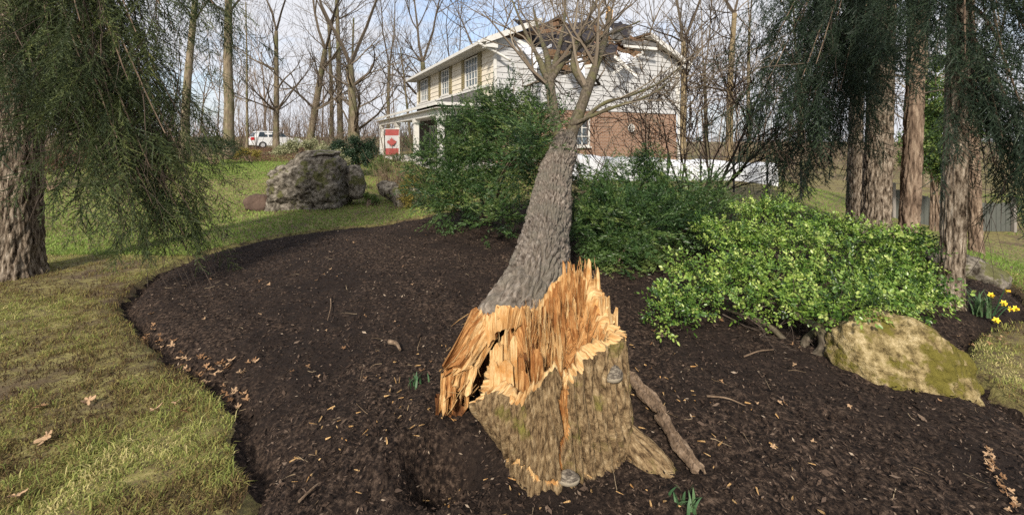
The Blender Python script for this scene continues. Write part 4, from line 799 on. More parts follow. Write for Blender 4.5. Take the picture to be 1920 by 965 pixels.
# ------------------------------------------------------------------ small foliage shapes
def needles(P, D, n, ln, wd, rs, spread=.9, flat=False):
    """n needles along a shoot from P in direction D (unit length vector times shoot length)"""
    L_ = np.linalg.norm(D); d_ = D / L_; t = np.sort(rs.random(n)); b = P + t[:, None] * D
    if flat: s_ = unit(np.cross(d_, [0, 0, 1.])); sd = np.where(np.arange(n) % 2 == 0, 1, -1)[:, None] * s_ + rs.normal(0, .25, (n, 3))
    else: sd = unit(np.cross(d_, rs.normal(size=(n, 3))))
    e = unit(d_[None] * spread + unit(sd)); w = unit(np.cross(e, rs.normal(size=(n, 3)))) * wd / 2
    V = np.stack([b - w, b + w, b + e * ln * rs.uniform(.7, 1.1, n)[:, None]], 1).reshape(-1, 3); return V, np.arange(3 * n).reshape(-1, 3)
def proto(kind, rs):
    m = Mesh()
    if kind == 'spruce':
        def brush(P_, D, wd, nn, v):
            L_ = np.linalg.norm(D); s1 = unit(np.cross(D, rs.normal(size=3))); s2 = unit(np.cross(D, s1))
            for s_ in (s1, s2): m.add(np.array([P_, P_ + D * .45 + s_ * wd, P_ + D * 1.04, P_ + D * .4 - s_ * wd]), np.array([[0, 1, 2], [0, 2, 3]]), v)
            m.add(*needles(P_, D, nn, .046, .013, rs), v + .03)
        for q in range(4): brush(np.array([q * .25, .03 * math.sin(q), 0]), np.array([.27, .02, .02]), .004, 12, rs.uniform(-.15, -.05))
        for q in range(19):
            t = .03 + .95 * q / 19; a = rs.uniform(.4, .9); s = 1 if q % 2 else -1; D = np.array([math.cos(a), s * math.sin(a), rs.normal(0, .3)]) * (.40 * (1 - .5 * t)) * rs.uniform(.6, 1.25)
            brush(np.array([t, .03 * t, 0]), D, .0068, 9, rs.normal(.0, .07) + .10 * (t > .55))
    if kind == 'yew':
        for q in range(6):
            if q == 0: P_, D = np.zeros(3), np.array([1., 0, -.08])
            else: t = .1 + .8 * q / 6; s = 1 if q % 2 else -1; P_ = np.array([t, 0, -.08 * t]); a = rs.uniform(.6, .9); D = np.array([math.cos(a), s * math.sin(a), rs.normal(0, .15) - .1]) * .55 * rs.uniform(.6, 1.1)
            m.add(*needles(P_, D, 30 if q == 0 else 17, .105, .030, rs, .7, True), rs.normal(0, .05) + (.10 if q else 0))
    if kind == 'leafy':
        for q in range(12):
            t = q / 11; a = q * 1.57 + rs.normal(0, .4); o = np.array([rs.uniform(.35, .8), math.cos(a), math.sin(a)]); o = unit(o + np.array([.9 * (q > 9), 0, 0])); b = np.array([t, 0, 0]); w = unit(np.cross(o, [1, .1, .2])); l = rs.uniform(.22, .30); nn = np.cross(o, w)
            pts = [b + o * .03, b + o * l * .35 + w * l * .27 + nn * .02, b + o * l * .75 + w * l * .24 + nn * .02, b + o * l, b + o * l * .75 - w * l * .24 + nn * .02, b + o * l * .35 - w * l * .27 + nn * .02]
            m.add(np.array(pts), np.array([[0, 1, 2, 3], [0, 3, 4, 5]]), rs.normal(0, .12) + .10 * (q > 8))
    if kind == 'small':
        for q in range(9):
            b = rs.normal(0, .28, 3); o = unit(rs.normal(size=3)); w = unit(np.cross(o, rs.normal(size=3))); l = .34
            m.add(np.array([b, b + o * l * .5 + w * l * .3, b + o * l, b + o * l * .5 - w * l * .3]), np.array([[0, 1, 2, 3]]), rs.normal(0, .15))
    F = np.concatenate(m.F); return np.concatenate(m.V), F, np.concatenate(m.var) - .5 if m.var[0][0] == .5 else np.concatenate(m.var)
prs = np.random.default_rng(9)
PR = {k: [proto(k, prs) for _ in range(5)] for k in ('spruce', 'yew', 'leafy', 'small')}
def clump_cloud(kind, clumps, n, size, base=.4, sd=.15, up=.35, out=1.0, flat=.85, tilt=.5, sub=5):
    """shoots spread through a set of lumps (centre, radius)"""
    cl = []
    for c_, r_ in clumps:
        cl.append((np.asarray(c_), r_ * .72))
        for _ in range(sub): u = unit(rng.normal(size=3) + [0, -.3, .35]); cl.append((np.asarray(c_) + u * r_ * rng.uniform(.6, .95) * [1, 1, flat], r_ * rng.uniform(.25, .45)))
    clumps = cl
    cs = np.array([c for c, _ in clumps]); rd = np.array([r for _, r in clumps]); w = rd ** 2; k = rng.choice(len(clumps), n, p=w / w.sum())
    u = unit(rng.normal(size=(n, 3))); r = rd[k] * rng.random(n) ** .38 * rng.uniform(.75, 1.12, n); pos = cs[k] + u * r[:, None] * [1, 1, flat]
    X = unit(u * out + rng.normal(0, tilt, (n, 3)) + np.array([0, 0, up])); return scatter(PR[kind], pos, X, rng.uniform(-.6, .6, n) if kind == 'yew' else rng.uniform(0, 6.3, n), rng.uniform(*size, n), np.clip(rng.normal(base, sd, n) + (rng.random(len(clumps)) * .26 - .13)[k], 0, 1))
def bush(name, label, kind, mat, clumps, n, size, base_pt, stems=8, stem_mat='darktwig', cat='bush', **k):
    b = np.array([base_pt[0], base_pt[1], float(bedz(base_pt[0], base_pt[1]) if bed_depth(base_pt[0], base_pt[1]) > 0 else land(base_pt[0], base_pt[1]))])
    t = thing(name, label, cat, b); m = clump_cloud(kind, clumps, n, size, **k); m.V = [v - b for v in m.V]; m.build('foliage', MT[mat], t, kind='stuff')
    brs = np.random.default_rng(len(label)); ends = [clumps[i][0] for i in brs.integers(0, len(clumps), stems)]; P_ = []
    for e in ends:
        e = np.asarray(e); s0 = b + [*brs.normal(0, .08, 2), -.03]; P_.append(resample(np.array([s0, (s0 * .55 + e * .45) + [0, 0, .15 * np.linalg.norm(e - s0) * brs.random()], e]), 9)[0] - b)
    P_ = np.array(P_); Rr = np.linspace(.028, .008, 9)[None] * brs.uniform(.7, 1.3, (len(P_), 1)); 
    for p_, r_ in zip(P_, Rr): V, Fq, u_ = tube(p_, r_, 6); mk('stem', V, Fq, MT['redbark'], t, uv=u_)
    return t
c = lambda px, py, d, r: (at(px, py, d), r)

# dark yews either side of the trunk
bush('yew_bush', 'tall dark green yew bush left of the fallen trunk, in front of the porch', 'yew', 'yew',
     [c(965, 165, 8.0, .14), c(968, 140, 8.0, .07), c(925, 195, 8.0, .16), c(962, 205, 8.0, .33), c(905, 225, 8.2, .45), c(862, 250, 8.2, .4), c(995, 225, 7.8, .35), c(1020, 215, 7.6, .22), c(860, 300, 7.9, .6), c(945, 275, 7.8, .7), c(818, 340, 7.7, .45), c(890, 360, 7.3, .55), c(975, 330, 7.2, .5), c(950, 392, 6.5, .32), c(805, 372, 7.8, .32), c(1000, 290, 7.2, .4), c(845, 385, 7.4, .35), c(920, 420, 6.2, .2), c(800, 300, 8.1, .22), c(1012, 240, 5.7, .17), c(998, 275, 5.8, .2), c(975, 250, 6.2, .24), c(1030, 215, 5.8, .10), c(985, 310, 5.8, .18)], 1650, (.26, .52), (-.5, 8.0), base=.44, sd=.17, up=.35, tilt=.55)
bush('yew_bush', 'low spreading dark yew right of the fallen trunk, beside the bright green bush', 'yew', 'yew',
     [c(1110, 350, 6.4, .35), c(1150, 395, 6.0, .45), c(1200, 350, 6.6, .42), c(1120, 440, 5.4, .34), c(1180, 450, 5.3, .4), c(1160, 490, 5.0, .25), c(1250, 365, 6.6, .45), c(1320, 375, 6.6, .42), c(1270, 415, 5.9, .45), c(1225, 420, 5.6, .4), c(1330, 420, 5.8, .35), c(1100, 400, 5.8, .3)], 1050, (.26, .52), (1.8, 6.1), base=.42, sd=.16, up=.2, tilt=.6)
# bright leathery-leaved bush over the mossy boulder
eu = [c(1430, 395, 5.3, .40), c(1500, 410, 5.1, .40), c(1360, 440, 4.8, .38), c(1440, 450, 4.6, .42), c(1520, 455, 4.5, .42), c(1600, 440, 4.7, .40), c(1670, 455, 4.6, .34), c(1700, 500, 4.2, .32), c(1640, 500, 4.1, .38), c(1560, 510, 4.0, .38), c(1470, 510, 4.0, .38), c(1380, 505, 4.1, .36), c(1310, 510, 3.9, .30), c(1265, 540, 3.6, .22), c(1250, 590, 3.35, .16), c(1300, 570, 3.5, .22), c(1370, 555, 3.6, .24), c(1440, 560, 3.55, .24), c(1520, 560, 3.5, .25), c(1600, 550, 3.5, .27), c(1680, 545, 3.6, .26), c(1730, 540, 3.8, .22), c(1715, 580, 3.5, .14), c(1745, 470, 4.2, .14), c(1237, 615, 3.3, .07), c(1700, 450, 4.5, .2), c(1590, 575, 3.0, .15), c(1650, 562, 3.05, .17), c(1550, 585, 3.15, .14), c(1705, 575, 3.2, .13), c(1500, 590, 3.3, .12), c(1410, 590, 3.4, .12)]
bush('evergreen_bush', 'bright yellow green small-leaved bush spreading over the mossy boulder', 'leafy', 'euon', eu, 3300, (.055, .15), (2.35, 3.75), stems=0, base=.42, sd=.25, up=.30, tilt=.55, flat=.34, sub=7)
eb = bpy.data.objects['evergreen_bush']; ebl = np.array(eb.location)
for P_, r0, r1 in (([at(1520, 680, 3.1), at(1545, 650, 3.1), at(1535, 615, 3.15), at(1505, 600, 3.3), at(1470, 570, 3.5)], .042, .02), ([at(1520, 685, 3.12), at(1510, 640, 3.25), at(1560, 600, 3.4), at(1620, 560, 3.6)], .035, .015), ([at(1500, 672, 3.2), at(1440, 610, 3.4), at(1360, 580, 3.6)], .03, .01), ([at(1530, 650, 3.3), at(1620, 590, 3.5), at(1690, 560, 3.7)], .03, .01), ([at(1500, 600, 3.5), at(1480, 520, 4.2), at(1430, 440, 4.8)], .03, .01)):
    q, rr_ = resample(np.array(P_), 20, np.linspace(r0, r1, len(P_))); V, Fq, u_ = tube(q - ebl, rr_, 10, lambda t_, l, x: .005 * pn(x, 25)); mk('stem', V, Fq, MT['limbbark'], eb, uv=u_, smooth=True)
dt = []; r5 = np.random.default_rng(8)
for q in range(45): grow(dt, at(r5.uniform(1330, 1690), r5.uniform(560, 640), r5.uniform(3.3, 3.9)), [r5.normal(0, 1), r5.normal(-.5, .6), r5.normal(0, .3)], r5.uniform(.25, .5), .006, 2, 3, r5, -.05, 4, .0022, .25)
m_ = branches_mesh(dt, 3, .5, .2); m_.V = [v - ebl for v in m_.V]; m_.build('dead_twigs', MT['deadtwig'], eb, kind='stuff')

# ------------------------------------------------------------------ rocks
def rock(name, label, cen, rad, rz, mat, seed, boxy=0., amp=.16, sub=5, tilt=0., cuts=(), nc=9):
    import bmesh
    bm = bmesh.new(); bmesh.ops.create_icosphere(bm, subdivisions=sub, radius=1); V = np.array([v.co[:] for v in bm.verts]); F = np.array([[v.index for v in f.verts] for f in bm.faces]); bm.free()
    if boxy: mxa = np.abs(V).max(1)[:, None]; V = V * (1 - boxy) + V / mxa * boxy * .86
    rk = np.random.default_rng(int(seed * 10)); cuts = list(cuts) + [(rk.normal(size=3), rk.uniform(.72, .9)) for _ in range(nc)]
    for nrm, dd in cuts: nrm = unit(nrm); e = np.maximum(0, V @ nrm - dd); V = V - e[:, None] * nrm * .92
    n_ = unit(V); V = V + n_ * (amp * fbm(V, 1.1, 3, seed) + amp * .38 * fbm(V, 4, 3, seed + 5) - amp * .5 * np.maximum(0, .12 - np.abs(pn(V, 1.7, seed + 9))) * 3 + amp * .22 * fbm(V, 11, 3, seed, .65))[:, None]
    V = V * rad; ct, st_ = math.cos(tilt), math.sin(tilt); V = np.stack([V[:, 0] * ct + V[:, 2] * st_, V[:, 1], V[:, 2] * ct - V[:, 0] * st_], 1); a, b = math.cos(rz), math.sin(rz); V = np.stack([V[:, 0] * a - V[:, 1] * b, V[:, 0] * b + V[:, 1] * a, V[:, 2]], 1)
    o = mk(name, V, [F], MT[mat], smooth=True); o.location = [float(x) for x in cen]; return tag(o, label, 'boulder')
rock('boulder', 'large tan and green mossy boulder under the bright green bush', (2.60, 2.90, .08), (.43, .29, .34), R_(-42), 'mossrock', 3.3, .3, .17, 6, R_(16), (((.2, -.8, .55), .70), ((.7, -.3, .5), .78)))
rock('boulder', 'tall craggy grey boulder on the left lawn in front of the car', (-4.90, 10.3, .56), (.98, .7, .80), R_(8), 'greyrock', 7.1, .6, .30, 6, nc=4)
rock('boulder', 'squat grey block leaning at the right end of the craggy boulder', (-3.92, 10.6, .55), (.33, .36, .50), R_(20), 'greyrock', 1.7, .6, .12, 4)
rock('boulder', 'flat capstone on the top of the craggy boulder', (-4.62, 10.3, 1.28), (.5, .45, .12), R_(-5), 'greyrock', 4.4, .3, .2, 4)
rock('boulder', 'dark log-shaped rock lying right of the craggy boulder', (-2.98, 10.9, .30), (.55, .28, .22), R_(-20), 'greyrock', 9.1, .2, .14, 4, R_(18))
rock('boulder', 'rounded dark rock between the log-shaped rock and the yew', (-2.55, 10.4, .20), (.36, .34, .36), 0, 'greyrock', 5.6, .35, .14, 4)
rock('boulder', 'low brown rock at the bed edge behind the daffodils', (5.5, 5.2, .02), (.42, .26, .24), R_(-38), 'greyrock', 8.3, .35, .14, 4, R_(12))
rock('boulder', 'small reddish stone at the left foot of the craggy boulder', (-5.95, 10.0, .12), (.32, .28, .26), 0, 'soilheap', 2.3, .2, .16, 4)

# ------------------------------------------------------------------ spruces with hanging boughs
def bark_amp(a, f=5.5, v=2.6):
    def fn(th_, l, x):
        q = np.stack([np.cos(th_) * f, np.sin(th_) * f, l * v], 1); q = q + .3 * np.stack([pn(q, .8, 2), pn(q, .8, 8), pn(q, .8, 5)], 1)
        return a * (.6 - 1.6 * np.exp(-(pn(q, 1.2) / .14) ** 2)) + a * .6 * (.4 - np.exp(-(pn(q, 2.6, 3) / .16) ** 2)) + a * .4 * fbm(q, 5, 2, 4)
    return fn
def trunk_part(t, pts, rad, mat, amp, k=90, n=110, name='trunk'):
    q, r = resample(np.array(pts), n, np.array(rad)); V, Fq, u_ = tube(q, r, k, bark_amp(amp)); return mk(name, V, Fq, MT[mat], t, uv=u_, smooth=True)
def spruce(label, base, lean, r0, boughs, nspray, mat, bark, dead=0, seed=1, spray=(.55, 1.15), tipvar=.2, H=11, base_var=.35, sweep=.6):
    rs = np.random.default_rng(seed); b = np.array([base[0], base[1], float(max(land(*base), bedz(*base) if bed_depth(*base) > 0 else -9)) - .05]); t = thing('spruce_tree', label, 'tree', b)
    trunk_part(t, [(0, 0, 0), (lean[0] * .03, 0, .25), (lean[0] * .12, lean[1] * .1, 1), (lean[0] * .3, lean[1] * .3, 3), (lean[0], lean[1], H)], [r0 * 1.45, r0 * 1.12, r0, r0 * .9, r0 * .35], bark, r0 * .09)
    pos, X, sc, var, dead_p = [], [], [], [], []
    for z0, tip in boughs:
        s0 = np.array([lean[0] * z0 / H, lean[1] * z0 / H, z0]); e = np.asarray(tip) - b; h = e - s0; mid = s0 + h * .5 + np.array([0, 0, .22 * np.linalg.norm(h[:2]) + .15 * abs(h[2])]); q, rr_ = resample(np.array([s0, mid, e]), 26, np.array([.028, .013, .004])); V, Fq, u_ = tube(q, rr_, 7); mk('bough', V, Fq, MT['redbark'], t, uv=u_)
        n = max(6, int(nspray * np.linalg.norm(h))); f = rs.uniform(.22, 1.0, n); p = np.stack([np.interp(f, np.linspace(0, 1, 26), q[:, k]) for k in range(3)], 1); side = unit(np.cross(unit(h), [0, 0, 1]))
        o = rs.normal(0, .16 + .22 * f, n); p = p + side * o[:, None] + np.stack([f * 0, f * 0, -np.abs(rs.normal(0, .16, n))], 1); pos.append(p)
        X.append(unit(side * o[:, None] * .5 + unit(h * [1, 1, .2])[None] * rs.uniform(.05, sweep, n)[:, None] + np.array([0, 0, -1]) * rs.uniform(.5, 1, n)[:, None] + rs.normal(0, .2, (n, 3)))); sc.append(rs.uniform(*spray, n)); var.append(np.clip(rs.normal(base_var, .12, n) + tipvar * (f - .6) - .05, 0, 1))
        for m in range(dead):
            f_ = rs.uniform(.1, .9); p0 = np.array([np.interp(f_, np.linspace(0, 1, 26), q[:, k]) for k in range(3)]) + side * rs.normal(0, .2); L_ = rs.uniform(.5, 1.5); dx = rs.normal(0, .18, 3)
            grow(dead_p, p0, np.array([dx[0], dx[1], -1]) + unit(h) * .25, L_, .006, 2, 3, rs, -.03, 5, .0028, .10, (.2, .5), (2, 4))
    m = scatter(PR['spruce'], np.concatenate(pos), np.concatenate(X), rs.uniform(0, 6.3, sum(map(len, pos))), np.concatenate(sc), np.concatenate(var)); m.build('needles', MT[mat], t, kind='stuff')
    if dead_p: branches_mesh(dead_p, 3, .45, .22).build('bare_twigs', MT['deadtwig'], t, kind='stuff')
    return t
L = []
for px, py, d, z0 in ((400, 8, 4.9, 5.2), (350, -40, 4.6, 5.4), (330, 60, 4.8, 4.6), (300, 10, 4.2, 4.8), (255, 60, 4.0, 4.4), (200, 20, 4.3, 4.6), (150, 40, 4.0, 4.2), (90, 60, 4.2, 4.0), (40, 20, 4.4, 4.3), (340, 290, 4.5, 3.4), (310, 250, 4.2, 3.4), (285, 320, 4.3, 3.0), (345, 340, 4.7, 3.0), (250, 280, 4.4, 3.0), (225, 320, 4.3, 2.7), (315, 370, 4.6, 2.8), (150, 110, 4.2, 3.4), (20, 200, 4.4, 2.8), (300, 160, 4.6, 4.0), (240, 150, 4.1, 4.0), (290, 390, 4.4, 2.6), (360, 400, 4.7, 2.7), (0, 110, 4.3, 3.2), (90, 70, 4.6, 3.8), (120, 10, 4.6, 4.6), (210, 90, 4.5, 4.2), (270, -30, 4.5, 5), (60, -40, 4.2, 5), (170, -60, 4.3, 5), (270, 345, 4.4, 2.9), (330, 385, 4.6, 2.7), (250, 370, 4.3, 2.6), (370, 360, 4.8, 2.9), (220, 260, 4.2, 3.1), (345, 230, 4.6, 3.6), (390, -20, 4.7, 5.3), (420, 40, 5.1, 5.0), (300, 430, 4.5, 2.4), (345, 440, 4.6, 2.4)):
    L.append((z0, at(px, py, d)))
spruce('big furrowed spruce at the left edge with a curtain of drooping boughs', (-5.95, 5.1), (.35, -.1), .22, L, 18, 'spruce', 'sprucebark', dead=8, seed=31, spray=(.28, .64), base_var=.43, sweep=.4)
L = []
for px, py, d, z0 in ((1440, 150, 6.2, 4.4), (1440, 220, 6.3, 4.0), (1460, 60, 6.2, 5.0), (1490, 180, 6.0, 4.2), (1500, 40, 6.4, 5.4), (1530, 120, 5.9, 4.6), (1555, 220, 6.2, 3.6), (1570, 30, 6.0, 5.2), (1590, 120, 6.4, 4.4), (1475, 270, 6.5, 3.6), (1515, 280, 6.5, 3.4), (1550, 310, 6.7, 3.0), (1620, 40, 6.2, 5), (1680, 20, 6.1, 5), (1450, 330, 6.8, 3.2), (1575, 170, 6.0, 4), (1470, -20, 6.2, 5.6), (1545, -30, 6.2, 5.6), (1610, -40, 6.2, 5.6), (1510, 230, 6.2, 3.8)):
    L.append((z0, at(px, py, d)))
spruce('dark spruce with hanging boughs and a broad grey trunk behind the bright green bush', (6.2, 7.3), (.5, .1), .19, L, 20, 'spruceblue', 'sprucebark', dead=3, seed=32, spray=(.38, .85), tipvar=.05, base_var=.38)
L = []
for px, py, d, z0 in ((1850, 60, 3.9, 4.0), (1890, 150, 3.7, 3.6), (1915, 60, 3.8, 4.2), (1850, 200, 4.0, 3.0), (1880, 260, 3.8, 2.8), (1925, 230, 3.7, 3.0), (1840, 10, 4.4, 4.2), (1780, 0, 4.0, 4.4), (1740, 20, 4.3, 4.4), (1810, 100, 3.7, 3.8), (1900, 320, 3.9, 2.4), (1940, 330, 3.8, 2.6), (1865, 310, 4.1, 2.4), (1835, 250, 4.0, 2.7), (1950, 120, 3.9, 3.4), (1760, 60, 4.1, 4), (1700, 0, 4.5, 4.4), (1920, 380, 4.0, 2.2)):
    L.append((z0, at(px, py, d)))
spruce('spruce with a bare grey lower trunk standing beside the daffodils', (4.2, 4.1), (.45, .1), .088, L, 23, 'spruceblue', 'sprucebark', dead=1, seed=33, spray=(.28, .6), tipvar=.05, base_var=.40)

def bare_trunk(name, label, base, lean, r0, mat, H=11, limbs_=4, seed=1, zlim=(3, 9), k=48, amp=.02):
    rs = np.random.default_rng(seed); b = np.array([base[0], base[1], float(land(*base)) - .05]); t = thing(name, label, 'tree', b)
    trunk_part(t, [(0, 0, 0), (lean[0] * .04, 0, .3), (lean[0] * .2, lean[1] * .2, 1.6), (lean[0] * .55, lean[1] * .55, 5), (lean[0], lean[1], H)], [r0 * 1.3, r0 * 1.08, r0, r0 * .85, r0 * .4], mat, amp, k)
    out = []
    for q in range(limbs_):
        z = rs.uniform(*zlim); a = rs.uniform(0, 6.28); grow(out, (lean[0] * z / H, lean[1] * z / H, z), (math.cos(a), math.sin(a), .25), rs.uniform(1, 2.2), r0 * .16, 1, 3, rs, .03, 5, .006)
    if out: branches_mesh(out, 4, .35, .2).build('crown', MT['twig'], t, kind='stuff')
    return t
bare_trunk('pine_tree', 'reddish brown trunk close beside the broad grey spruce trunk', (6.5, 7.0), (.35, 0), .12, 'redbark', seed=3, limbs_=7, zlim=(2.4, 7))
bare_trunk('pine_tree', 'slim pale trunk showing beneath the dark spruce boughs', (7.2, 9.0), (.2, 0), .12, 'sprucebark', seed=4, limbs_=2)
bare_trunk('pine_tree', 'thin dark red trunk behind the daffodil spruce', (9.8, 9.0), (-.3, 0), .10, 'redbark', seed=5, limbs_=3)
cedar = bush('cedar_tree', 'bright green cedar between the red brown and grey trunks', 'small', 'cedar', [c(1760, 165, 13, .45), c(1745, 200, 13, .65), c(1780, 215, 13.2, .7), c(1750, 250, 12.8, .8), c(1790, 270, 13, .75), c(1740, 300, 12.8, .65), c(1775, 320, 12.8, .7), c(1755, 120, 13, .3)], 2600, (.14, .28), (12.9, 13), cat='tree', base=.45, sd=.22)

# ------------------------------------------------------------------ garden plants on the far lawn
bush('hedge', 'low dark clipped evergreen shrub behind the craggy boulder', 'small', 'hedge', [c(640, 284, 16, .5), c(668, 280, 16, .58), c(695, 284, 16, .5), c(655, 298, 15.6, .45), c(692, 300, 15.6, .4)], 1700, (.10, .2), (-6.2, 17), base=.45)
bush('variegated_bush', 'pale cream and green shrub showing above the craggy boulder', 'small', 'pale', [c(545, 278, 12.5, .26), c(575, 274, 12.5, .22), c(605, 282, 12.3, .26), c(632, 294, 12.2, .22), c(526, 284, 12.5, .2), c(650, 302, 12.2, .16), c(553, 268, 12.6, .16), c(590, 268, 12.6, .14)], 1000, (.08, .14), (-5.8, 12.4), base=.5, sd=.25)
bush('yellow_shrub', 'small yellow flowering shrub in front of the parked car', 'small', 'yellowshrub', [c(462, 286, 22, .28), c(482, 290, 22, .26), c(447, 290, 22, .2)], 380, (.10, .18), (-13.5, 22))
bush('moss_shrub', 'yellow green mounded shrub beside the tall yew', 'small', 'yellowshrub', [c(755, 362, 10.2, .25), c(775, 345, 10.4, .25), c(765, 382, 10, .2)], 420, (.08, .14), (-2.45, 10.2), base=.2)
bush('garden_shrub', 'loose pale green shrub below the hanging flag', 'small', 'cedar', [c(722, 308, 14, .3), c(748, 300, 14.2, .28), c(700, 312, 14, .2), c(770, 312, 13.8, .25)], 420, (.09, .16), (-3.9, 14))
bush('garden_shrub', 'bright green tuft between the craggy boulder and log-shaped rock', 'small', 'cedar', [c(690, 370, 10.5, .16), c(705, 376, 10.3, .12)], 170, (.06, .11), (-3.45, 10.4), base=.6)
st_ = Mesh(); r6 = np.random.default_rng(4); o6 = []
for q in range(140): p = at(r6.uniform(705, 790), 330, r6.uniform(12.5, 15)); p[2] = .2; grow(o6, p, [r6.normal(0, .2), r6.normal(0, .2), 1], r6.uniform(.4, .95), .007, 2, 3, r6, .05, 4, .004, .12, (.3, .7), (1, 3))
branches_mesh(o6, 3, .5, .25).build('dry_stalks', MT['drystalk'], None, kind='stuff', label='dry straw-coloured stalks in the bed before the porch')
bush('beech_hedge', 'rust brown leafy hedge seen beyond the big furrowed spruce', 'small', 'brownlitter', [c(95, 300, 13, .6), c(130, 295, 13, .6), c(60, 310, 13, .55), c(165, 305, 13.2, .4), c(20, 300, 13, .6)], 1700, (.10, .2), (-14, 13), cat='hedge', base=.45)
bush('juniper', 'low dark green spreading juniper beside the spruce boughs on the lawn', 'yew', 'hedge', [c(395, 272, 20, .35), c(420, 275, 20, .35), c(372, 274, 20, .3), c(440, 280, 20, .2)], 200, (.3, .5), (-14, 20), base=.6)
X = rng.uniform(-17, -9.5, 2400); Y = rng.uniform(21.5, 34, 2400); X = X * Y / 26; v = rng.normal(.45, .2, 2400)
m_ = scatter(PR['small'], np.stack([X, Y, land(X, Y) + rng.uniform(0, .12, 2400)], 1), unit(rng.normal(size=(2400, 3))), rng.uniform(0, 6, 2400), rng.uniform(.10, .22, 2400), v); m_.build('leaf_litter', MT['brownlitter'], None, kind='stuff', label='brown leaf litter under the bare wood')

# bare dark shrub in front of the brick wall
bs = thing('bare_shrub', 'leafless dark many-stemmed shrub in front of the brick side wall', 'shrub', (3.5, 8.3, float(bedz(3.5, 8.3)))); r7 = np.random.default_rng(15); o7 = []
for q in range(13):
    a = r7.uniform(0, 6.28); sx = r7.uniform(.35, 1.0); grow(o7, (r7.normal(0, .1), r7.normal(0, .1), 0), (math.cos(a) * sx * 1.3, math.sin(a) * sx * .6, 1.0), r7.uniform(1.7, 2.7), r7.uniform(.022, .036), 0, 3, r7, .02, 5, .0065, .16, (.35, .8), (3, 5))
branches_mesh(o7, 4, .4, .2).build('stems', MT['darktwig'], bs, kind='stuff')
bs2 = thing('bare_shrub', 'thin brown leafless shrub between the fallen trunk and the brick wall', 'shrub', (1.5, 9.2, float(bedz(1.5, 9.2)))); o7 = []
for q in range(7): a = r7.uniform(0, 6.28); grow(o7, (r7.normal(0, .1), r7.normal(0, .1), 0), (math.cos(a) * .5, math.sin(a) * .3, 1.0), r7.uniform(1.6, 2.4), r7.uniform(.010, .018), 0, 3, r7, .03, 5, .004, .14, (.35, .7), (2, 4))
branches_mesh(o7, 4, .6, .2).build('stems', MT['twig'], bs2, kind='stuff')

# ------------------------------------------------------------------ tarp and fences at the right
tp = thing('white_tarp', 'long white tarp sheet stretched low behind the wire fence by the house', 'tarp', (5.6, 14.8, 0)); nx_, nz_ = 90, 16; V = []
for i_ in range(nx_ + 1):
    x = 2.0 + 7.3 * i_ / nx_; top_ = 1.15 - .045 * (x - 2) - .06 * math.sin(x * 1.3) ** 2
    for j_ in range(nz_ + 1):
        f_ = j_ / nz_; V.append((x - 5.6, (.05 * math.sin(x * 5 + f_ * 2) * (1 - f_) + .9 * max(0, f_ - .7) / .3 * 1.2 + .25 * f_), -.6 + (top_ + .6) * min(1, f_ / .7) + .02 * math.sin(x * 11) * f_))
Fq = np.array([[i_ * (nz_ + 1) + j_, (i_ + 1) * (nz_ + 1) + j_, (i_ + 1) * (nz_ + 1) + j_ + 1, i_ * (nz_ + 1) + j_ + 1] for i_ in range(nx_) for j_ in range(nz_)]); mk('sheet', np.array(V), [Fq], MT['tarp'], tp, smooth=True)
def wire_fence(label, x0, x1, y0, y1, h, n, mat, dz=0, step=.15):
    t = thing('wire_fence', label, 'fence', (x0, y0, 0)); P_ = []; Rr = []
    pos = [(x0 + (x1 - x0) * f_, y0 + (y1 - y0) * f_) for f_ in np.linspace(0, 1, n)]
    g = lambda x, y: float(land(x, y)) + dz
    for x, y in pos: V, Fq, u_ = tube(np.array([(x - x0, y - y0, g(x, y) - .3), (x - x0, y - y0, g(x, y) + h + .05)]), .028, 8); mk('post', V, Fq, MT[mat], t)
    L_ = math.hypot(x1 - x0, y1 - y0); nn = int(L_ / step)
    for f_ in np.linspace(0, 1, nn): x, y = x0 + (x1 - x0) * f_, y0 + (y1 - y0) * f_; P_.append([(x - x0, y - y0, g(x, y)), (x - x0, y - y0, g(x, y) + h * .5), (x - x0, y - y0, g(x, y) + h)]); Rr.append([.004] * 3)
    for z in np.arange(.05, h + .01, step):
        for a_, b_ in zip(pos[:-1], pos[1:]): P_.append([(a_[0] - x0, a_[1] - y0, g(*a_) + z), ((a_[0] + b_[0]) / 2 - x0, (a_[1] + b_[1]) / 2 - y0, (g(*a_) + g(*b_)) / 2 + z), (b_[0] - x0, b_[1] - y0, g(*b_) + z)]); Rr.append([.004 if z < h - step else .012] * 3)
    V, Fq = twigs(np.array(P_), np.array(Rr), 3); mk('wire_mesh', V, [Fq], MT['wire'], t, kind='stuff'); return t
wire_fence('dark wire mesh fence in front of the white tarp', 4.6, 8.4, 12.6, 12.4, 1.0, 5, 'wire', .1)
fn = thing('board_fence', 'grey board fence far off between the spruce trunks', 'fence', (12.6, 14.2, 0))
for q in range(26):
    x = q * .16; z = float(land(12.6 + x, 14.2)); g_ = box(x, x + .145, 0, .02, z - .2, z + .95 + .02 * math.sin(q * 3.1)); hp('board', g_, MT['fencegrey'], fn)
for q in range(3): x = q * 2.0; z = float(land(12.6 + x, 14.2)); hp('post', box(x, x + .09, -.1, -.004, z - .3, z + 1.15), MT['post'], fn)

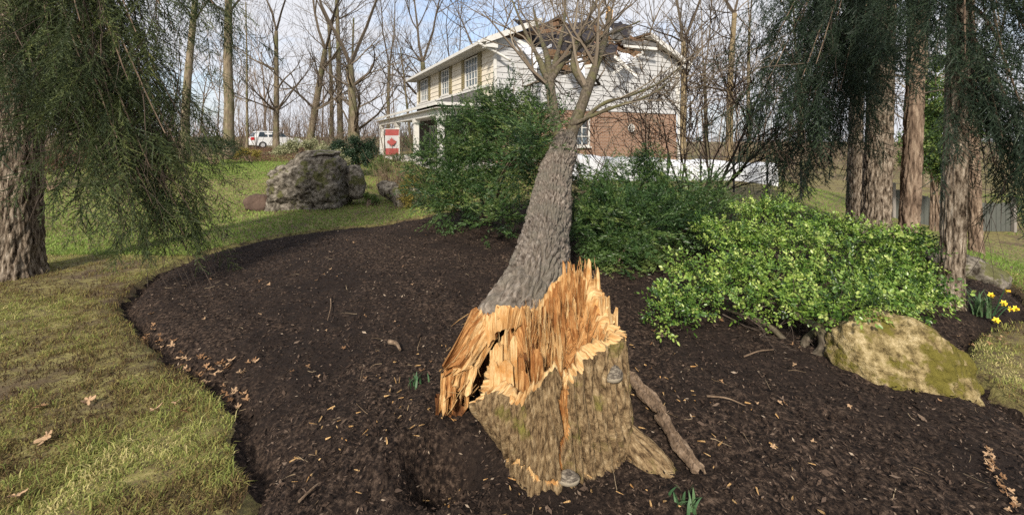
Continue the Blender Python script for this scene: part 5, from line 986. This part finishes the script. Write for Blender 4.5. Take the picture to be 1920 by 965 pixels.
# ------------------------------------------------------------------ the bare wood behind
def wood_tree(seed, H, r0, fork, mat, first=.35, lean=.02, nb=14, maxlev=3, tw='twig'):
    """unit tree at the origin: list of (name, V, F, uv/var)"""
    rs = np.random.default_rng(seed); pts = [np.zeros(3)]; d = unit([rs.normal(0, lean), rs.normal(0, lean), 1])
    for q in range(9): d = unit(d + rs.normal(0, .018, 3) * [1, 1, .2] + [0, 0, .012]); pts.append(pts[-1] + d * H * .75 / 9)
    pts = np.array(pts); rad = r0 * np.linspace(1, .38, 10); rad[0] *= 1.3; out = []
    if fork:
        i_ = fork
        for s_ in (-1, 1): grow(out, pts[i_], [s_ * rs.uniform(.25, .4), rs.normal(0, .15), 1], H * .5, rad[i_] * .72, 0, maxlev, rs, .06, 6, .011, .10, (.4, .8), (3, 6))
        pts, rad = pts[:i_ + 1], rad[:i_ + 1]
    for q in range(nb):
        i_ = rs.integers(max(1, int(first * len(pts))), len(pts)); a = rs.uniform(0, 6.28); grow(out, pts[i_], (math.cos(a), math.sin(a), rs.uniform(.3, 1.1)), H * rs.uniform(.14, .30), rad[i_] * rs.uniform(.25, .5), 1, maxlev, rs, .07, 5, .010, .13, (.4, .9), (3, 5))
    q, r = resample(pts, 28, rad); return tube(q, r, 12, lambda t_, l, x: r0 * .10 * pn(x, 1.6)), branches_mesh(out, 3, .5, .22), mat, tw
wood_kinds = {}
def plant_wood(label, px, pyb, d, wpx, seed, H=19, fork=0, mat='farbark', name='bare_tree', cat='tree', group=None, **k):
    r0 = wpx / F_PX * d / 2; x, y = (px - 960) / F_PX * d, d; b = (x, y, float(land(x, y)) - .1)
    if seed in wood_kinds:                                   # a second tree of the same growth form
        src, r1, H1 = wood_kinds[seed]; t = copy_tree(src, b, px * 1.7, (r0 / r1, r0 / r1, H / H1), label); return t
    (V, Fq, u_), cm_, mt, tw = wood_tree(seed, H, r0, fork, mat, **k)
    t = thing(name, label, cat, b, 0, group or 'bare trees of the wood behind the garden'); mk('trunk', V, Fq, MT[mt], t, uv=u_, smooth=True); cm_.build('crown', MT[tw], t, kind='stuff'); wood_kinds[seed] = (t, r0, H); return t
plant_wood('stout straight bare trunk nearest the left spruce boughs', 430, 258, 24, 19, 41, 20, 0, first=.5)
plant_wood('very thin sapling right of the stout left trunk', 463, 255, 30, 5, 42, 14, 0, nb=9)
plant_wood('slender bare tree forking high above the parked car', 518, 255, 32, 11, 43, 18, 6)
plant_wood('bare tree leaning right, above the craggy boulder', 578, 257, 33, 14, 44, 19, 5, lean=.10)
plant_wood('slim twin of the tall pole tree, left of it', 622, 257, 36, 9, 45, 18, 7)
plant_wood('tall straight pole tree behind the low clipped shrub', 638, 257, 34, 12, 46, 21, 0, first=.6)
plant_wood('bare tree with wide limbs left of the hanging flag', 668, 258, 31, 17, 47, 19, 4)
plant_wood('slanting thin trunk against the wide-limbed tree', 655, 258, 34, 8, 48, 15, 0, lean=.09)
plant_wood('dark slim tree just left of the porch roof end', 727, 255, 35, 8, 49, 17, 5)
plant_wood('vee-forked tree rising behind the far end of the roof eave', 792, 240, 40, 13, 50, 20, 5)
plant_wood('crooked thin tree behind the front windows of the house', 772, 240, 37, 6, 51, 12, 0, lean=.12)
plant_wood('twiggy tree behind the middle of the house roof', 915, 240, 40, 11, 52, 20, 4)
plant_wood('bare tree behind the torn ridge of the roof', 1050, 240, 42, 10, 50, 20, 4)
plant_wood('ochre-barked tree at the right corner of the house', 1280, 290, 27, 14, 54, 18, 5, 'ochrebark')
plant_wood('ochre-barked tree between the house corner and the dark spruce', 1366, 290, 26, 14, 55, 19, 6, 'ochrebark')
plant_wood('thin grey tree right of the house corner', 1325, 285, 33, 8, 49, 17, 5)
plant_wood('thin grey tree at the left fringe of the dark spruce boughs', 1405, 285, 31, 9, 45, 18, 7)
plant_wood('bare tree seen through the gap behind the cedar', 1735, 330, 25, 10, 43, 18, 6)
plant_wood('grey trunk half hidden by the left spruce boughs', 345, 262, 22, 16, 59, 18, 0, first=.5)
plant_wood('bare tree behind the rust brown hedge', 120, 265, 26, 13, 47, 18, 4)
plant_wood('bare tree beyond the roof, right of the broken limb stub', 1190, 250, 44, 11, 52, 21, 4)
plant_wood('slight bare tree behind the porch roof', 850, 240, 46, 8, 49, 18, 5)
plant_wood('bare tree in the gap beyond the left spruce trunk', 210, 262, 30, 11, 43, 18, 6)
plant_wood('bare tree behind the dark spruce boughs', 1500, 290, 30, 13, 50, 19, 5)
plant_wood('pale bare trunk beyond the grey board fence', 1890, 330, 28, 12, 44, 18, 5)

# thicket and distant wood, nobody could count
r8 = np.random.default_rng(77); o8 = []
for q in range(115):
    d = r8.uniform(24, 48); px = r8.uniform(60, 735) if q % 3 else r8.uniform(1285, 1930); x = (px - 960) / F_PX * d; z = float(land(x, d))
    for m in range(3): grow(o8, (x + r8.normal(0, .4), d + r8.normal(0, .4), z), (r8.normal(0, .3), r8.normal(0, .3), 1), r8.uniform(1.6, 4.6), r8.uniform(.016, .034), 1, 3, r8, .06, 4, .009, .12, (.3, .8), (3, 5))
branches_mesh(o8, 3, .5, .25).build('thicket', MT['brushtwig'], None, kind='stuff', label='tangle of thin leafless brush at the edge of the wood')
o10 = []
for q in range(1500):
    d = r8.uniform(38, 75); x = r8.uniform(-1.35, 1.35) * d; z = float(land(x, d))
    for m in range(3): grow(o10, (x + r8.normal(0, .5), d, z - .1), (r8.normal(0, .35), 0, 1), r8.uniform(1.0, 3.6), r8.uniform(.03, .05), 3, 3, r8, .05, 3, .022, .15)
branches_mesh(o10, 3, .35, .25).build('undergrowth', MT['brushtwig'], None, kind='stuff', label='brown leafless undergrowth filling the wood edge')
o9 = []
for q in range(75):
    d = r8.uniform(50, 110); x = r8.uniform(-1.4, 1.4) * d; z = float(land(x, d)); H = r8.uniform(10, 22); grow(o9, (x, d, z), (r8.normal(0, .05), 0, 1), H, r8.uniform(.08, .22), 1, 3, r8, .05, 5, .022, .06, (.35, .8), (5, 8))
branches_mesh(o9, 3, .6, .2).build('distant_wood', MT['brushtwig'], None, kind='stuff', label='distant leafless wood along the skyline')

# ------------------------------------------------------------------ small things on the bed
def leafmesh(seed):
    rs = np.random.default_rng(seed); k = 30; a = np.linspace(0, 2 * np.pi, k, endpoint=False); r = (.34 + .66 * np.abs(np.cos(a * 2.5)) ** 1.6) * (1 - .35 * (np.cos(a) < -.6)); r = r * rs.uniform(.82, 1.12, k); cu = rs.uniform(.3, 1.1); x, y = r * np.cos(a), r * np.sin(a) * .8
    z = cu * (y ** 2) + rs.uniform(-.2, .5) * x ** 2 + rs.normal(0, .07, k); V = np.concatenate([np.stack([x, y, z], 1), np.stack([x, y, z + .03], 1), [[0, 0, 0], [0, 0, .03]]]) * .5; b = np.arange(k); c_ = (b + 1) % k
    stx = np.array([[-.5, 0, .02], [-.85, .08, .1]]); return V, [np.concatenate([np.stack([c_, b, b * 0 + 2 * k], 1), np.stack([b + k, c_ + k, b * 0 + 2 * k + 1], 1)]), np.stack([b, c_, c_ + k, b + k], 1)]
LM = []
for q in range(6):
    V, Fq = leafmesh(q)
    for v in (.25, .5, .8):
        o = mk('fallen_leaf', V, Fq, MT['deadleaf'], var=np.full(len(V), v)); LM.append(o.data); bpy.data.objects.remove(o)
def drop_leaf(px, py, size, label, group):
    d = EYE * F_PX / (py - HORIZON)
    for _ in range(4):
        x = (px - 960) / F_PX * d; z = float(bedz(np.array([x]), np.array([d]))[0]) if bed_depth(x, d) > 0 else float(land(x, d)) + .01; d = (EYE - z - .02) * F_PX / (py - HORIZON)
    o = bpy.data.objects.new('fallen_leaf', LM[rng.integers(0, len(LM))]); C.objects.link(o); o.location = (x, d, z + .022); o.rotation_euler = (rng.normal(0, .35), rng.normal(0, .35), rng.uniform(0, 6.3)); o.scale = (size,) * 3; tag(o, label, 'leaf', group)
for q in range(38):
    f_ = rng.random(); px = 250 + 190 * f_ + abs(rng.normal(0, 22)); py = 600 + 150 * f_ + rng.normal(0, 12); drop_leaf(px, py, rng.uniform(.04, .08), 'dry brown leaf lying along the left edge of the mulch bed', 'leaves along the bed edge')
for q in range(12): drop_leaf(rng.uniform(390, 490), 700 - rng.random() * 25, rng.uniform(.05, .09), 'dry brown leaf in the loose row on the mulch near the lawn edge', 'leaves in a loose row on the mulch')
for q in range(70): py = 430 + 330 * rng.random() ** 1.4; drop_leaf(rng.uniform(330 + (py < 560) * 60, 860) if q % 2 else rng.uniform(1190, 1800), py + (90 if q % 2 == 0 else 0), rng.uniform(.028, .055), 'small pale leaf scrap lying on the open mulch', 'leaf scraps on the mulch')
for px, py, s_, lb in ((80, 762, .085, 'curled tan leaf on the lawn, upper of the two at the left'), (88, 820, .11, 'broad tan leaf on the lawn, lower of the two at the left'), (165, 750, .09, 'dry leaf on the lawn between the left pair and the bed'), (290, 768, .09, 'single brown leaf on the lawn closest to the bed edge drift'), (30, 930, .085, 'largest tan leaf in the bottom left corner of the lawn'), (345, 770, .06, 'smallest brown leaf on the lawn, just outside the bed edge')):
    drop_leaf(px, py, s_, lb, 'leaves on the near lawn')
for q in range(34): f_ = rng.random(); drop_leaf(1845 + 55 * f_ + rng.normal(0, 8), 850 + 95 * f_ + rng.normal(0, 8), rng.uniform(.025, .045), 'tan leaf in the drift along the lower edge of the bed', 'leaves in the lower edge drift')
for q in range(12): drop_leaf(rng.uniform(1790, 1910), rng.uniform(615, 660), rng.uniform(.03, .05), 'pale leaf on the bare soil below the daffodils', 'leaves below the daffodils')

def bark_strip(label, pts, w, seed):
    rs = np.random.default_rng(seed); q = resample(np.array(pts), 30)[0]; T_ = np.gradient(q, axis=0); s_ = unit(np.cross(T_, [0, 0, 1])); V = []; k = 9
    for side in (0, 1):
        for i_ in range(30):
            ww = w * (.85 + .15 * math.sin(i_ * .37 + seed) + .03 * rs.normal()) * (.6 if i_ in (0, 29) else 1)
            for j_ in range(k): u = j_ / (k - 1) - .5; V.append(q[i_] + s_[i_] * u * ww + (T_[i_] * rs.normal(0, .9) if i_ in (0, 29) else 0) + np.array([0, 0, .016 * (1 - 4 * u * u) + rs.normal(0, .002) + .007 * math.sin(j_ * 2.4 + i_ * .05) + (.014 if side else 0)]))
    n_ = 30 * k; Fq = [[i_ * k + j_, i_ * k + j_ + 1, (i_ + 1) * k + j_ + 1, (i_ + 1) * k + j_] for i_ in range(29) for j_ in range(k - 1)]; F2 = [f_[::-1] for f_ in Fq]; Fs = [[v + n_ for v in f_] for f_ in Fq]
    for i_ in range(29):
        for j_ in (0, k - 1): a_ = i_ * k + j_; Fs.append([a_, a_ + k, a_ + k + n_, a_ + n_])
    for j_ in range(k - 1):
        for i_ in (0, 29): a_ = i_ * k + j_; Fs.append([a_, a_ + 1, a_ + 1 + n_, a_ + n_])
    return tag(mk('bark_strip', np.array(V), [np.array(F2 + Fs)], MT['looseb']), label, 'bark')
def gp(px, py, lift=.03):
    d = EYE * F_PX / (py - HORIZON)
    for _ in range(4): x = (px - 960) / F_PX * d; z = float(bedz(np.array([x]), np.array([d]))[0]) + lift; d = (EYE - z) * F_PX / (py - HORIZON)
    return np.array([x, d, z])
bark_strip('grey brown strip of loose bark lying against the right of the stump', [gp(1178, 705), gp(1205, 735), gp(1240, 775)], .11, 1)
bark_strip('long weathered bark strip on the mulch beside the buttress root', [gp(1238, 780), gp(1262, 820), gp(1285, 855), gp(1312, 888)], .085, 2)
for px, py, q2, lb in ((1325, 742, (1398, 760), 'thin pale stick on the mulch below the bright bush'), (560, 940, (598, 905), 'short pale stick near the bottom of the mulch bed'), (1395, 668, (1450, 655), 'pale twig lying in front of the bright bush'), (620, 560, (614, 600), 'upright grey twig stuck in the mulch'), (730, 640, (750, 655), 'brown wood chunk on the open mulch')):
    a_, b_ = gp(px, py), gp(*q2); V, Fq, u_ = tube(resample(np.array([a_, (a_ + b_) / 2 + [.01, .01, .01], b_]), 8)[0], np.linspace(.006, .003, 8) * (3 if 'chunk' in lb else 1), 6); tag(mk('stick', V, Fq, MT['looseb'], uv=u_), lb, 'stick')
sk = []; r10 = np.random.default_rng(12)
for q in range(190):
    d = 1.5 + 5 * r10.random() ** 1.6; x = r10.uniform(-1.2, 1.2) * d
    if bed_depth(x, d) > .1: grow(sk, (x, d, float(bedz(np.array([x]), np.array([d]))[0]) + .02), (r10.normal(), r10.normal(), .05), r10.uniform(.03, .13), r10.uniform(.001, .0024), 3, 3, r10, 0, 4, .001, .18)
branches_mesh(sk, 3, .7, .3).build('twig_litter', MT['drystalk'], None, kind='stuff', label='fine pale twigs strewn over the mulch')

def straps(t, b, n, h, w, mat, rs, name='leaves', spread=.5):
    m = Mesh()
    for q in range(n):
        a = rs.uniform(0, 6.28); o = np.array([math.cos(a), math.sin(a), 0]) * rs.uniform(.2, 1) * spread; hh = h * rs.uniform(.6, 1.1); s = np.array([-math.sin(a), math.cos(a), 0]) * w * rs.uniform(.7, 1.2); f = np.linspace(0, 1, 6); c_ = np.array([rs.normal(0, .03), rs.normal(0, .03), 0])[None] + o[None] * (f ** 1.8)[:, None] * hh + np.stack([f * 0, f * 0, hh * (f - .28 * f ** 3 * np.linalg.norm(o) / spread)], 1); wd = (1 - f ** 3)[:, None] * .5
        V = np.concatenate([c_ - s * wd, c_ + s * wd]); m.add(V, np.array([[i_, i_ + 6, i_ + 7, i_ + 1] for i_ in range(5)]), rs.uniform(0, 1))
    return m.build(name, MT[mat], t, kind='stuff')
rd = np.random.default_rng(6)
b = gp(1838, 592, 0); dfc = thing('daffodil_clump', 'clump of yellow daffodils beside the grey spruce trunk', 'daffodils', b); straps(dfc, b, 46, .27, .014, 'daffleaf', rd, spread=.75)
for px, py in ((1858, 553), (1886, 545), (1882, 568), (1893, 579), (1903, 578), (1868, 600)):
    p = at(px, py, b[1] + rd.uniform(-.15, .1)) - b; fw = unit([rd.normal(0, .5), -1, .1]); s = unit(np.cross(fw, [0, 0, 1])); u = np.cross(s, fw); V, F = [], []
    for q in range(6):
        a = q * math.pi / 3; dr = s * math.cos(a) + u * math.sin(a); pr = -s * math.sin(a) + u * math.cos(a); k = len(V); V += [p, p + dr * .017 + pr * .009 + fw * .003, p + dr * .031, p + dr * .017 - pr * .009 + fw * .003, p - fw * .004 + dr * .015]; F += [[k, k + 1, k + 2, k + 3], [k + 3, k + 2, k + 1, k + 4]]
    fo = mk('flower', np.array(V), [np.array(F)], MT['daff'], dfc); V, Fq, u_ = tube(np.array([p, p + fw * .015, p + fw * .028]), [.006, .008, .011], 10); mk('trumpet', V, Fq, MT['daffcup'], fo)
    q0 = np.array([p[0] * .5, p[1] * .5, 0]); V, Fq, u_ = tube(resample(np.array([q0, (q0 + p) / 2 + [0, 0, .04], p - fw * .01]), 8)[0], .004, 6); mk('stalk', V, Fq, MT['daffleaf'], dfc)
for px, py, n, h, lb in ((1280, 945, 22, .07, 'small green weed tuft by the buttress root'), (782, 722, 14, .08, 'small pale green seedling left of the torn wood')):
    b = gp(px, py, 0); t = thing('weed', lb, 'plant', b); straps(t, b, n, h, .012, 'daffleaf', rd, spread=.8)
